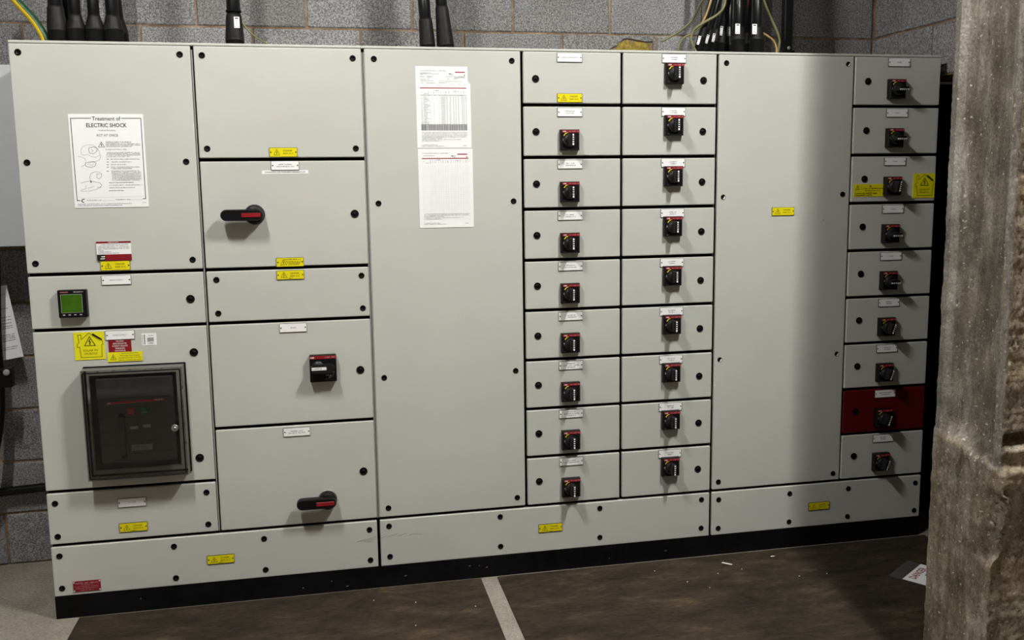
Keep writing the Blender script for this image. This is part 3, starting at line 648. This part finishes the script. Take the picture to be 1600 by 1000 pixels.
# columns D, E
for i in range(9):
    zc = row(i)-.1; z0, z1 = rz(i, i+1)
    d = panel(cabB, .6+g, 1-g, z0, z1); sc(d, (.653, zc-.002), mesh=M_LOCK, name='lock')
    np_(d, .788, z1-.021, [['SURGE SUPPRESSOR'], ['SPRINKLER', 'ISOLATOR'], [.036, .044], [.036, .044], [.036, .044], [.036, .044], [.034, .062, .034], [.034, .062, .036], [.034, .056]][i], 100+i)
    if i == 0: dp(d, .788, z0+.0205)
    else: rotary(cabB, .784, zc-.034)
    d = panel(cabB, 1+g, 1.4-g, z0, z1); sc(d, (1.339, zc-.002), mesh=M_LOCK, name='lock')
    np_(d, 1.2135, z1-.0185, [.030, .024], 120+i); rotary(cabB, 1.212, zc+.022)
d = panel(cabB, g, 1.4-g, BASE_B, BASE_T, 'base_panel'); sc(d, *[(x, z) for x in (.041, .489, .9095, 1.358) for z in (.252, .126)]); dp(d, .698, .188, M_DANGERF)
sm = MB()
for a, b, c_, e_ in ((.008, .205, .030, .213), (.035, .208, .075, .219), (.075, .207, .108, .217), (.120, .208, .150, .214), (.152, .209, .172, .208)): sm.line([(a, b), (c_, e_)], .0011, 0, 'ink_grey')
put('scratch', sm, d, (0, -.0004, 0))
# column F, G
d = panel(cabC, 1.4+g, 2-g+.003, *rz(0, 9), 'cover_panel'); sc(d, (1.436, 2.057), (1.966, 1.529), (1.433, .324), (1.967, .320)); sc(d, (1.971, 2.059), (1.432, 1.525), (1.430, .852), (1.965, .850), mesh=M_HOLE); dp(d, 1.697, 1.463)
put('paint_chip', MB().disc(0, 0, .0022, -.0006, 0, 'ink_grey', 8), d, (1.882, 0, 1.423))
for i in range(9):
    zc = row(i)-.1; z0, z1 = rz(i, i+1)
    d = panel(cabC, 2+g, 2.4, z0, z1, mat='red_paint' if i == 7 else 'grey_paint', label='dark red door' if i == 7 else None); sc(d, (2.064, zc+.001), mesh=M_LOCK, name='lock')
    np_(d, 2.2025, z1-.0205, ['SPARE'] if i < 5 else ([.030, .024] if i != 7 else [.062, .04]), 140+i)
    rotary(cabC, 2.190, zc-.030, 90 if i in (0, 1, 3, 4) else (18 if i > 4 else 10))
    if i == 2:
        yp = MB().box(-.072, .072, -.0016, 0, -.026, .026, 'plate_yellow'); y = -.0019; bolt_triangle(yp, -.054, .012, .020, y)
        yp.line([(-.036, .0), (-.036, .022)], .0008, y, 'ink_black').disc(.005, .017, .0035, y-.0006, y, 'ink_black', 8)
        for k, (a, b) in enumerate(((-.028, .064), (-.02, .05), (-.066, -.012), (-.066, .0))): yp.marks((a+b)/2, (.008, -.001, -.012, -.020)[k], b-a, .004, y, 'ink_black', 70+k)
        yp.line([(-.012, -.0125), (.012, -.011)], .003, y, 'ink_black').line([(.018, -.0125), (.034, -.0125)], .004, y, 'ink_black').line([(-.008, -.020), (.012, -.019)], .003, y, 'ink_black')
        put('supply_warning', yp, d, (2.088, -.0003, 1.5435), 'yellow printed warning plate')
        put('solar_sign', house_sign(.103, .103), d, (2.345, -.0003, 1.560), 'yellow sign reading SOLAR PV ON ROOF')
d = panel(cabC, 1.4+g, 2.4, BASE_B, BASE_T, 'base_panel'); sc(d, *[(x, z) for x in (1.436, 1.765, 2.044, 2.373) for z in (.245, .118)]); dp(d, 1.904, .179, M_DANGERF)

# ------------------------------------------------------------------ papers fixed to the doors
def poster():
    w, h = .248, .327; mb = MB().box(-w/2, w/2, -.0012, 0, -h/2, h/2, 'paper'); y = -.0016
    def p(px, py):                     # place on the sheet from its own 0..1 layout
        v = (py-48)/918; u = (px-38-68*v)/727; return (-w/2+u*w, h/2-v*h)
    K = lambda pts, s=.0008, m='ink_grey': mb.line([p(*a) for a in pts], s, y, m)
    K([(258, 90), (64, 90), (128, 893), (155, 893)], .0022, 'ink_black'); K([(555, 90), (745, 90), (800, 885), (772, 885)], .0022, 'ink_black')
    def T(t, px, py, hh, wd, m='ink_black', b=0): a = p(px, py); mb.text(t, a[0], a[1], hh, y, m, width=wd, bold=b)
    T('Treatment of', 408, 92, .0135, .094, b=.01); T('ELECTRIC SHOCK', 412, 157, .0135, .134, b=.015); T('Artificial Breathing', 415, 206, .005, .056, 'ink_grey'); T('ACT AT ONCE', 418, 255, .0085, .072, 'ink_grey', .01)
    a = p(362, 347); bolt_triangle(mb, a[0], a[1], .020, y, w=.0014); T('SAFEGUARD YOURSELF', 527, 323, .0058, .084, 'ink_grey')
    rows = [(405, 735, 340), (405, 735, 352), (405, 660, 365), (405, 605, 394), (410, 735, 425), (412, 742, 438), (412, 742, 450), (412, 640, 465), (450, 735, 490), (455, 655, 517), (455, 605, 543), (455, 735, 568), (458, 660, 583), (460, 735, 607), (460, 752, 621), (462, 752, 634), (464, 752, 647), (464, 756, 660), (466, 756, 673), (468, 756, 686), (470, 740, 698), (433, 678, 721), (440, 762, 746), (442, 690, 771), (436, 578, 800), (222, 368, 893), (502, 645, 890), (132, 665, 930), (132, 565, 945), (772, 803, 923)]
    for k, (a, b, yy) in enumerate(rows):
        A, B = p(a, yy), p(b, yy); mb.marks((A[0]+B[0])/2, A[1], B[0]-A[0], .0026, y, 'ink_black' if yy in (394, 721, 800, 893, 890) else 'ink_grey', 200+k)
    for yy in (490, 517, 543, 568, 607): K([(416, yy), (432, yy)], .002, 'ink_grey')
    K([(165, 870), (790, 860)], .0005, 'ink_pale'); K([(372, 897), (492, 896)], .0007, 'ink_pale'); K([(650, 895), (768, 893)], .0007, 'ink_pale')
    K([(196, 880), (180, 884), (172, 898), (180, 910), (192, 910)], .0026, 'ink_black')
    # line drawings: a person kneeling over someone lying down, twice
    K([(170, 440), (165, 390), (185, 362), (230, 347), (280, 350), (315, 375), (340, 410), (355, 460), (345, 495), (300, 515), (250, 520)]); K([(245, 370), (238, 400), (250, 430), (290, 435), (318, 410), (322, 385), (290, 368), (255, 375)], .0014); K([(265, 390), (285, 408), (262, 415)])
    K([(170, 440), (200, 450), (230, 440), (270, 465), (310, 470), (345, 450)]); K([(130, 458), (165, 465), (200, 480), (215, 510)]); K([(210, 520), (205, 545), (225, 562), (265, 568), (300, 558), (312, 530), (290, 512), (250, 515), (215, 525)], .0014); K([(165, 565), (200, 545)]); K([(230, 540), (250, 535), (262, 550), (290, 535)])
    K([(255, 700), (250, 660), (262, 628), (300, 612), (335, 615), (365, 635), (362, 662), (340, 685), (318, 668), (320, 632), (345, 640)], .0011); K([(262, 702), (262, 718)], .003, 'ink_black'); K([(165, 722), (210, 708), (262, 702), (310, 715), (345, 720), (368, 745), (350, 765), (325, 768)], .0011); K([(165, 800), (200, 803), (260, 800), (320, 782), (362, 765)]); K([(165, 800), (175, 785), (220, 775), (210, 755), (222, 745)]); K([(235, 775), (262, 765), (295, 755)])
    return mb
put('first_aid_poster', poster(), None, (-.9015, -.0005, 1.6885), 'white electric shock treatment poster on the upper left panel', 'poster')
def sheet(first):
    w, h = (.207, .301) if first else (.209, .298); mb = MB(); hw, hh = w/2, h/2
    out = [(-hw, -hh), (hw, -hh), (hw-.001, hh-.060), (hw-.003, hh-.0625), (hw-.010, hh-.055), (hw-.011, hh-.047), (hw-.011, hh), (-hw, hh)] if first else [(-hw, -hh), (hw, -hh), (hw, hh), (-hw, hh)]
    n = 10; y = -.0007
    mb.prism(out, -.0004, 0, 'paper')
    X = lambda u: -hw+w*u; Z = lambda v: hh-h*v
    def R_(u0, u1, v0, v1, m, dy=0): mb.rect(X(u0), X(u1), Z(v1), Z(v0), y-dy, m)
    def Mk(u0, u1, v, s, m='ink_grey', hgt=.0022): mb.marks((X(u0)+X(u1))/2, Z(v), (u1-u0)*w, hgt, y, m, s)
    cols = [.22, .255, .29, .32, .37, .41, .45, .50, .54, .60, .64, .68, .72, .77, .82, .87, .90]
    Mk(.08, .55, .055, 1); R_(.72, .90, .062, .076, 'ink_red'); mb.disc(X(.89), Z(.103), .0028, y-.0002, y, 'mark_yellow', 10); mb.disc(X(.893), Z(.104), .0018, y-.0004, y-.0002, 'ink_black', 8)
    mb.line([(X(.61), Z(.092)), (X(.64), Z(.092))], .003, y, 'ink_black'); Mk(.645, .68, .092, 5, 'ink_black'); Mk(.635, .68, .108, 6, 'ink_black')
    if first:
        for k, (a, b, v) in enumerate(((.08, .28, .082), (.08, .42, .091), (.08, .14, .10), (.08, .17, .128), (.20, .30, .123), (.20, .32, .140), (.55, .67, .125), (.70, .90, .125), (.70, .90, .138), (.08, .18, .158), (.21, .25, .158), (.55, .62, .150), (.70, .75, .150), (.08, .31, .178), (.42, .86, .182), (.08, .14, .205), (.18, .35, .205), (.42, .56, .203), (.38, .48, .230), (.60, .68, .225), (.78, .82, .220), (.87, .90, .222))): Mk(a, b, v, 300+k)
        for v in (.118, .168, .195, .24): R_(.07, .92, v, v+.0012, 'ink_pale')
        top, bar0 = .36, .262; R_(.07, .92, .258, .270, 'ink_red'); rows = 22; dv = .0158
    else:
        Mk(.08, .30, .085, 7); R_(.07, .92, .115, .127, 'ink_red'); top = .205; rows = 0; dv = .02
    hv = top-.045
    for k, c in enumerate(cols):
        mb.line([(X(c), Z(hv-.02)), (X(c+.003), Z(hv+.018))], .0010, y, 'ink_pale' if k % 3 else 'ink_grey')
    Mk(.14, .22, hv+.018, 21); Mk(.09, .11, hv, 22); Mk(.34, .40, hv-.02, 24, 'ink_black'); Mk(.68, .76, hv-.01, 25, 'ink_black'); Mk(.52, .55, hv+.004, 26, 'ink_black')
    if first:
        Mk(.08, .92, .352, 27, 'ink_grey', .0028)
        for r in range(rows):
            v = top+.012+dv*r
            Mk(.09, .11, v, 400+r); Mk(.13, .13+.13*random.uniform(.4, 1), v, 430+r)
            for c in cols[(0 if r < 4 else 1)::2]: mb.rect(X(c), X(c)+.0016, Z(v)-.001, Z(v)+.001, y, 'ink_pale')
            R_(.45, .53, v-.003, v+.003, 'ink_pale', -.0001)
            for c in (.56, .62, .68, .72, .77, .84, .87, .91): mb.rect(X(c)-.001, X(c)+.0016, Z(v)-.001, Z(v)+.001, y-.0001, 'ink_grey')
        R_(.08, .925, .708, .785, 'ink_pale', .0001)
        for r in range(5):
            for c in [.08, .10, .13, .15]+cols: mb.rect(X(c), X(c)+.0042, Z(.722+.014*r)-.0013, Z(.722+.014*r)+.0013, y-.0003, 'ink_grey')
        for v in (.81, .828): Mk(.09, .92, v, int(v*1000))
        vb = .85
    else:
        for c in cols+[.08, .93]: mb.line([(X(c), Z(.21)), (X(c), Z(.80))], .0005, y, 'paper_tint')
        for k in range(26): mb.line([(X(.08), Z(.215+.0228*k)), (X(.93), Z(.215+.0228*k))], .0004, y, 'paper_tint')
        vb = .825
    for k, (a, b) in enumerate(((.09, .92), (.09, .90), (.09, .45), (.09, .80), (.09, .40))): Mk(a, b, vb+.016*k, 500+k+(0 if first else 20))
    for v in (vb-.01, vb+.024, vb+.07): R_(.08, .93, v, v+.001, 'ink_pale')
    R_(.08, .081, vb-.01, vb+.09, 'ink_pale'); R_(.93, .931, vb-.01, vb+.09, 'ink_pale')
    Mk(.08, .36, vb+.115, 31); Mk(.08, .50, vb+.13, 32); Mk(.84, .90, vb+.125, 33)
    return mb
put('test_sheet', sheet(True), None, (.297, -.0004, 1.8795), 'upper printed test sheet with torn corner and grey banded rows', 'paper', 'test sheets on the tall panel')
put('test_sheet', sheet(False), None, (.299, -.0012, 1.576), 'lower printed test sheet with an empty grid table', 'paper', 'test sheets on the tall panel')

# ------------------------------------------------------------------ cables above the cabinets
def smoothpath(pts, n=8):
    P = [Vector(p) for p in pts]; out = []
    for i in range(len(P)-1):
        a, b, c, d_ = P[max(i-1, 0)], P[i], P[i+1], P[min(i+2, len(P)-1)]
        for k in range(n):
            t = k/n; out.append(.5*((2*b)+(c-a)*t+(2*a-5*b+4*c-d_)*t*t+(3*b-a-3*c+d_)*t**3))
    return out+[P[-1]]
CT = TOP+.011
def cable(label, ub, ut, r, rboot, y=.30, tag=None, ring=False, hb=(.085, .125), group=None, sleeve=None):
    """straight armoured cable rising from a gland on the cabinet roof; ub/ut: where it shows at the roof line and at the frame's top"""
    b = W(ub, 70, y=y); t = W(ut, 0, y=y); d = (t-b)/(t.z-b.z)
    if abs(ut-ub) < 4.5: d = Vector((0, 0, 1))
    at = lambda z: b+d*(z-b.z)
    zt = 2.44+.03*((ub*7) % 5)/5; e1 = at(zt); up = lambda z: Vector((e1.x+d.x*.1, e1.y, z))
    o = put('cable', MB().tube([at(CT+hb[1]-.02), at(zt-.05), e1, up(zt+.12), up(3.2), up(CEIL-.01)], r, 'cable_black', 14), None, (0, 0, 0), label, 'cable', group)
    put('gland', MB().tube([at(CT), at(CT+hb[0])], rboot, 'plug_black', 16), o, (0, 0, 0))
    put('gland_shroud', MB().tube([at(CT+hb[0]-.004), at(CT+hb[0]+.003), at(CT+hb[1]), at(CT+hb[1]+.010)], [rboot*1.02, rboot*1.02, r*1.14, r*1.06], 'boot_black', 16), o, (0, 0, 0))
    if tag:
        u, v, w, h = tag; c = W(u, v, y=y-r-.006); k = .00258
        mb = MB().box(-w*k/2, w*k/2, -.001, .001, -h*k/2, h*k/2, 'plate_white'); mb.rect(-w*k*.3, w*k*.3, h*k*.32, h*k*.42, -.0013, 'ink_black')
        for s in range(3): mb.rect(-w*k*.12, w*k*.12, h*k*(.1-.2*s), h*k*(.1-.2*s)+.002, -.0013, 'ink_grey')
        for s in (-1, 1): mb.disc(s*w*k*.3, -h*k*.4, .0016, -.0015, -.001, 'ink_black', 6)
        put('cable_tag', mb, o, c, 'white cable tag', rot=(0, math.atan2(d.x, 1), 0))
    if ring: put('cable_tie', MB().tube([at(W(ub, ring, y=y).z-.003), at(W(ub, ring, y=y).z+.003)], r*1.14, 'plug_black', 14), o, (0, 0, 0))
    if sleeve: put('sleeve_band', MB().tube([at(W(ub, sleeve, y=y).z-.005), at(W(ub, sleeve, y=y).z+.005)], r*1.05, 'plate_white', 14), o, (0, 0, 0), 'white band')
    return o
G1 = 'thick black cables over the left panel'
cable('thick black cable nearest the green and yellow earth cable', 91, 88, .026, .034, group=G1, hb=(.08, .155))
cable('second thick black cable from the left end of the switchboard', 121, 118, .021, .034, group=G1)
cable('third thick black cable from the left end of the switchboard', 150, 148, .021, .035, group=G1)
cable('fourth thick black cable from the left end, scuffed grey', 179, 177, .024, .036, group=G1)
cable('black cable tucked behind the four thick left cables', 190, 181, .020, .030, y=.40, group=G1); cable('rear black cable between the first pair of left cables', 106, 104, .018, .022, y=.40, group=G1)
cable('single black cable with white tag standing alone', 367.5, 366.5, .026, .035, tag=(370, 35, 8, 16), ring=18, hb=(.055, .14))
G2 = 'pair of black cables above the tall sheet panel'
cable('leaning black cable, left one of the central pair', 668, 662, .024, .031, group=G2, hb=(.05, .14)); cable('slim black cable leaning beside the central pair', 664, 668, .012, .016, y=.34, group=G2)
cable('glossy black cable with white band, right one of the central pair', 696, 689, .023, .035, group=G2, hb=(.05, .19), sleeve=20)
G3 = 'bundle of black cables above the right panels'
cable('leftmost slim black tagged cable of the right bundle', 1093, 1112, .012, .017, y=.20, tag=(1092, 63, 4, 14), group=G3)
cable('second slim black tagged cable of the right bundle', 1103, 1122, .013, .018, y=.24, tag=(1105, 61, 4, 14), group=G3)
cable('third slim black tagged cable of the right bundle', 1115, 1130, .013, .019, y=.30, tag=(1115, 59, 4.5, 14), group=G3)
cable('black cable with wide shroud and narrow tilted tag', 1126, 1136, .017, .026, y=.345, tag=(1127, 48, 5, 15), group=G3)
cable('black cable just right of the narrow tilted tag', 1139, 1143, .014, .019, y=.40, tag=(1139, 49, 4, 15), group=G3)
cable('thick black cable with broad white tag, left of two', 1153, 1151, .021, .028, y=.235, tag=(1152.5, 45, 8, 16), group=G3)
cable('black cable between the two broad white tags', 1168, 1166, .016, .020, y=.36, group=G3)
cable('thick black cable with broad white tag, right of two', 1182, 1180, .021, .031, y=.225, tag=(1179, 45.5, 8, 16), group=G3)
cable('rear black cable hidden behind the right bundle', 1132, 1134, .022, .024, y=.47, group=G3); cable('rear dark cable behind the broad tags', 1164, 1160, .020, .022, y=.45, group=G3)
# strut with bolt
b = W(1229, 70, y=.32); t = W(1232, 0, y=.32)
so = put('support_strut', MB().bevelbox(-.019, .019, -.019, .019, 0, CEIL-CT-.01, .003, 'cable_black', 1), None, (b.x, .32, CT), 'black square upright strut right of the cable bundle', 'strut')
put('bolt', MB().lathe([(.008, 0), (.008, -.006), (.004, -.008)], 'steel', 10), so, (b.x, .301, W(1229, 75, y=.3).z), 'bright bolt head')
put('foot_plate', MB().bevelbox(-.028, .028, -.028, .028, 0, .05, .003, 'cable_black', 1), so, (b.x, .32, CT))
# earth cables
e = smoothpath([W(0, -40, y=.34), W(20, -6, y=.33), W(36, 13, y=.32), W(54, 33, y=.31), W(68, 55, y=.30), W(74, 72, y=.30), Vector((W(76, 72, y=.3).x, .30, CT))])
put('earth_cable', MB().tube(e, .0155, 'earth_yellow', 12, mats=['earth_green']*3+['earth_yellow']*6+['earth_green']*3), None, (0, 0, 0), 'thick green and yellow earth cable curving onto the left panel', 'cable')
def wire(label, pts, r, mat, y=.27):
    P = smoothpath([W(u, v, y=y) for u, v in pts]); put('earth_wire', MB().tube(P, r, mat, 8), None, (0, 0, 0), label, 'wire', 'thin earth wires')
wire('thin earth wire beside the lone tagged cable', [(374, 26), (379, 36), (388, 48), (400, 58), (416, 68), (424, 73)], .0032, 'wire_olive', .30)
wire('olive wire running to the foam plug', [(1110, -20), (1096, 3), (1082, 30), (1066, 46), (1050, 56), (1034, 65)], .0052, 'wire_olive', .45)
wire('orange wire crossing the right cable bundle', [(1116, -20), (1110, 3), (1103, 24), (1096, 37), (1085, 48), (1080, 58)], .0045, 'wire_orange', .175)
wire('olive looped wire ending at the roof beside the bundle', [(1134, -15), (1132, 8), (1122, 22), (1102, 34), (1086, 45), (1080, 58), (1083, 72), (1091, 86)], .0052, 'wire_olive', .165)
wire('faint wire tail curling down left of the bundle', [(1096, 40), (1084, 51), (1070, 58), (1062, 68), (1060, 80)], .0042, 'wire_olive', .17)
wire('long olive wire hanging right of the broad tags', [(1186, -30), (1193, 0), (1203, 25), (1213, 47), (1218, 65), (1214, 84)], .0058, 'wire_olive', .26)
wire('short orange wire joining the long hanging wire', [(1184, 48), (1196, 54), (1208, 63), (1213, 74), (1213, 84)], .0044, 'wire_orange', .23)
put('red_wire', MB().tube([W(1171, -20, y=.27), W(1171, 0, y=.27), W(1168, 12, y=.29)], .0035, 'wire_red', 8), None, (0, 0, 0), 'short red wire among the right cable bundle', 'wire')

# ------------------------------------------------------------------ left edge: enclosure, paper, cable, trunking
bz0, bz1 = W(20, 385, y=.36).z, W(5, 101, y=.36).z
bo = thing('wall_enclosure', (-1.75, .6, bz0), 'white metal enclosure on the wall at the left edge', 'enclosure')
put('enclosure_body', MB().bevelbox(-2.2, -1.24, .375, .594, bz0, bz1, .004, 'box_white'), bo); put('enclosure_door', MB().bevelbox(-2.18, -1.26, .358, .374, bz0+.0, bz1-.0, .003, 'box_white'), bo)
# wall notice, slightly twisted
pw, ph = .21, .297; nb = MB().box(-pw, 0, -.0006, 0, 0, ph, 'paper'); yy = -.0009
nb.line([(-.008, .012), (-.008, ph-.01)], .0006, yy, 'ink_pale')
for k, (zz, L) in enumerate(((.262, .06), (.205, .05), (.17, .08), (.158, .045), (.145, .05), (.133, .09), (.125, .085), (.098, .10), (.09, .06), (.083, .07), (.075, .11), (.048, .12), (.04, .13))): nb.marks(-.035-L/2+.02, zz, L, .004, yy, 'ink_black', 600+k)
nb.marks(-.045, .262, .03, .012, yy, 'ink_black', 3).line([(-.2, .068), (-.025, .074)], .001, yy, 'ink_grey')
put('wall_notice', nb, None, W(37, 557, y=.50), 'white printed notice hanging on the wall left of the switchboard', 'paper', rot=(R(-4), R(-9), 0))
cp = smoothpath([W(-12, 300, y=.42), W(-8, 420, y=.42), W(-6, 520, y=.42), W(-1, 600, y=.42), W(-1, 650, y=.42), W(-8, 700, y=.42), W(-25, 760, y=.42)])
hc = put('hanging_cable', MB().tube(cp, .020, 'cable_black', 12), None, (0, 0, 0), 'black cable hanging at the left edge below the enclosure', 'cable')
put('cable_clamp', MB().bevelbox(-.035, .035, -.012, .03, -.045, .032, .003, 'black_plastic', 1), hc, W(4, 588, y=.41), 'black clamp block'); put('clamp_screw', MB().lathe([(.013, 0), (.012, -.004), (.006, -.005)], 'button_grey', 14), hc, W(10, 582, y=.395), 'pale round screw')
tz = W(30, 765, y=.57).z
put('black_trunking', MB().tube(smoothpath([(-2.85, .565, tz-.022), (-1.8, .565, tz-.012), (-1.45, .565, tz), (-1.21, .565, tz+.012)]), .019, 'cable_black', 12), None, (0, 0, 0), 'black conduit low along the wall left of the switchboard', 'conduit')

# ------------------------------------------------------------------ floor things
def mat(x0, x1, y0, y1, label): put('rubber_mat', MB().bevelbox(x0, x1, y0, y1, .0, .005, .0015, 'rubber_mat', 1), None, (0, 0, 0), label, 'mat', 'rubber mats before the switchboard')
mat(-1.118, .404, -1.1, -.012, 'dark dusty rubber mat in front of the left cabinet'); mat(.470, 2.42, -1.085, -.014, 'dark dusty rubber mat in front of the right cabinets')
A_, B_ = W(1388, 900, z=.006), W(1418, 876.5, z=.006); ax = (B_-A_).normalized(); bx = Vector((ax.y, -ax.x, 0)); L_ = (B_-A_).length
sg = MB().box(-.055, .26, -.0025, 0, 0, L_, 'sign_edge'); sg.rect(.0, .26, .002, L_-.002, -.0028, 'paper'); y = -.0031
tm = MB().text('DANGER', L_/2, 0, .028, y, 'ink_red', width=L_*.66, bold=.02)
tm.xf(lambda x, yv, z: (.026-z, yv, x)); sg.add(tm.v, tm.f, 'ink_red')
sg.line([(.06, L_*.5), (.20, L_*.12), (.20, L_*.88), (.06, L_*.5)], .012, y, 'ink_black')
sg.xf(lambda x, yv, z: tuple((A_+bx*(x+.055)+ax*z)+Vector((0, 0, -yv))))
put('danger_sign', sg, None, (0, 0, 0), 'white DANGER sign with grey edge lying on the mat by the pillar', 'sign')
def flake(u, v, l, w, ang, seed):
    c = W(u, v, z=.0065); rr = random.Random(seed); pts = [(l*math.cos(a)*rr.uniform(.7, 1.1)*.5, w*math.sin(a)*rr.uniform(.6, 1.1)*.5) for a in [i*math.pi/4 for i in range(8)]]
    mb = MB().prism(pts, -.0015, 0, 'flake').xf(lambda x, yv, z: (x*math.cos(ang)-z*math.sin(ang), x*math.sin(ang)+z*math.cos(ang), -yv-.001)); return mb, c
mb, c = flake(1136, 880.5, .060, .014, -.75, 1); put('paint_flake', mb, None, c, 'largest white flake on the mat below the right cabinet', 'debris', 'flakes on the mats')
mb, c = flake(1207, 869, .020, .010, .1, 2); put('paint_flake', mb, None, c, 'pale flake on the mat close to the right plinth', 'debris', 'flakes on the mats')
for k, (u, v) in enumerate(((1109, 918), (1023, 892), (1122, 896), (1159, 889), (1292, 896), (1249, 900), (649.5, 941), (649.5, 977), (743, 947), (584, 938), (1074, 909))):
    mb, c = flake(u, v, .005, .0045, 0, 10+k); put('paint_flake', mb, None, c, 'tiny pale speck on the dark rubber mats', 'debris', 'flakes on the mats')

# ------------------------------------------------------------------ ceiling lamps
for k, (x, y, L, P) in enumerate(LAMPS):
    t = thing('ceiling_light', (x, y, CEIL), ('fluorescent batten on the ceiling above the left cabinet', 'fluorescent batten on the ceiling near the pillar')[k], 'lamp', 'ceiling lights')
    put('lamp_housing', MB().bevelbox(-.06, .06, -L/2, L/2, -.06, 0, .004, 'lamp_body', 1), t, (x, y, CEIL))
    put('end_cap', MB().bevelbox(-.06, .06, -.02, 0, -.09, 0, .004, 'lamp_body', 1), t, (x, y-L/2, CEIL)); put('end_cap', MB().bevelbox(-.06, .06, 0, .02, -.09, 0, .004, 'lamp_body', 1), t, (x, y+L/2, CEIL))
    # bare tube: the glowing glass itself is the light
    tm = 'tube_glow_%d' % k
    m, nt, b = nodemat(tm); b.inputs['Base Color'].default_value = (.9, .9, .9, 1); b.inputs['Emission Color'].default_value = (1.0, .985, .945, 1); b.inputs['Emission Strength'].default_value = P
    put('glowing_tube', MB().tube([(0, -L/2, 0), (0, L/2, 0)], .019, tm, 10), t, (x, y, CEIL-.095))
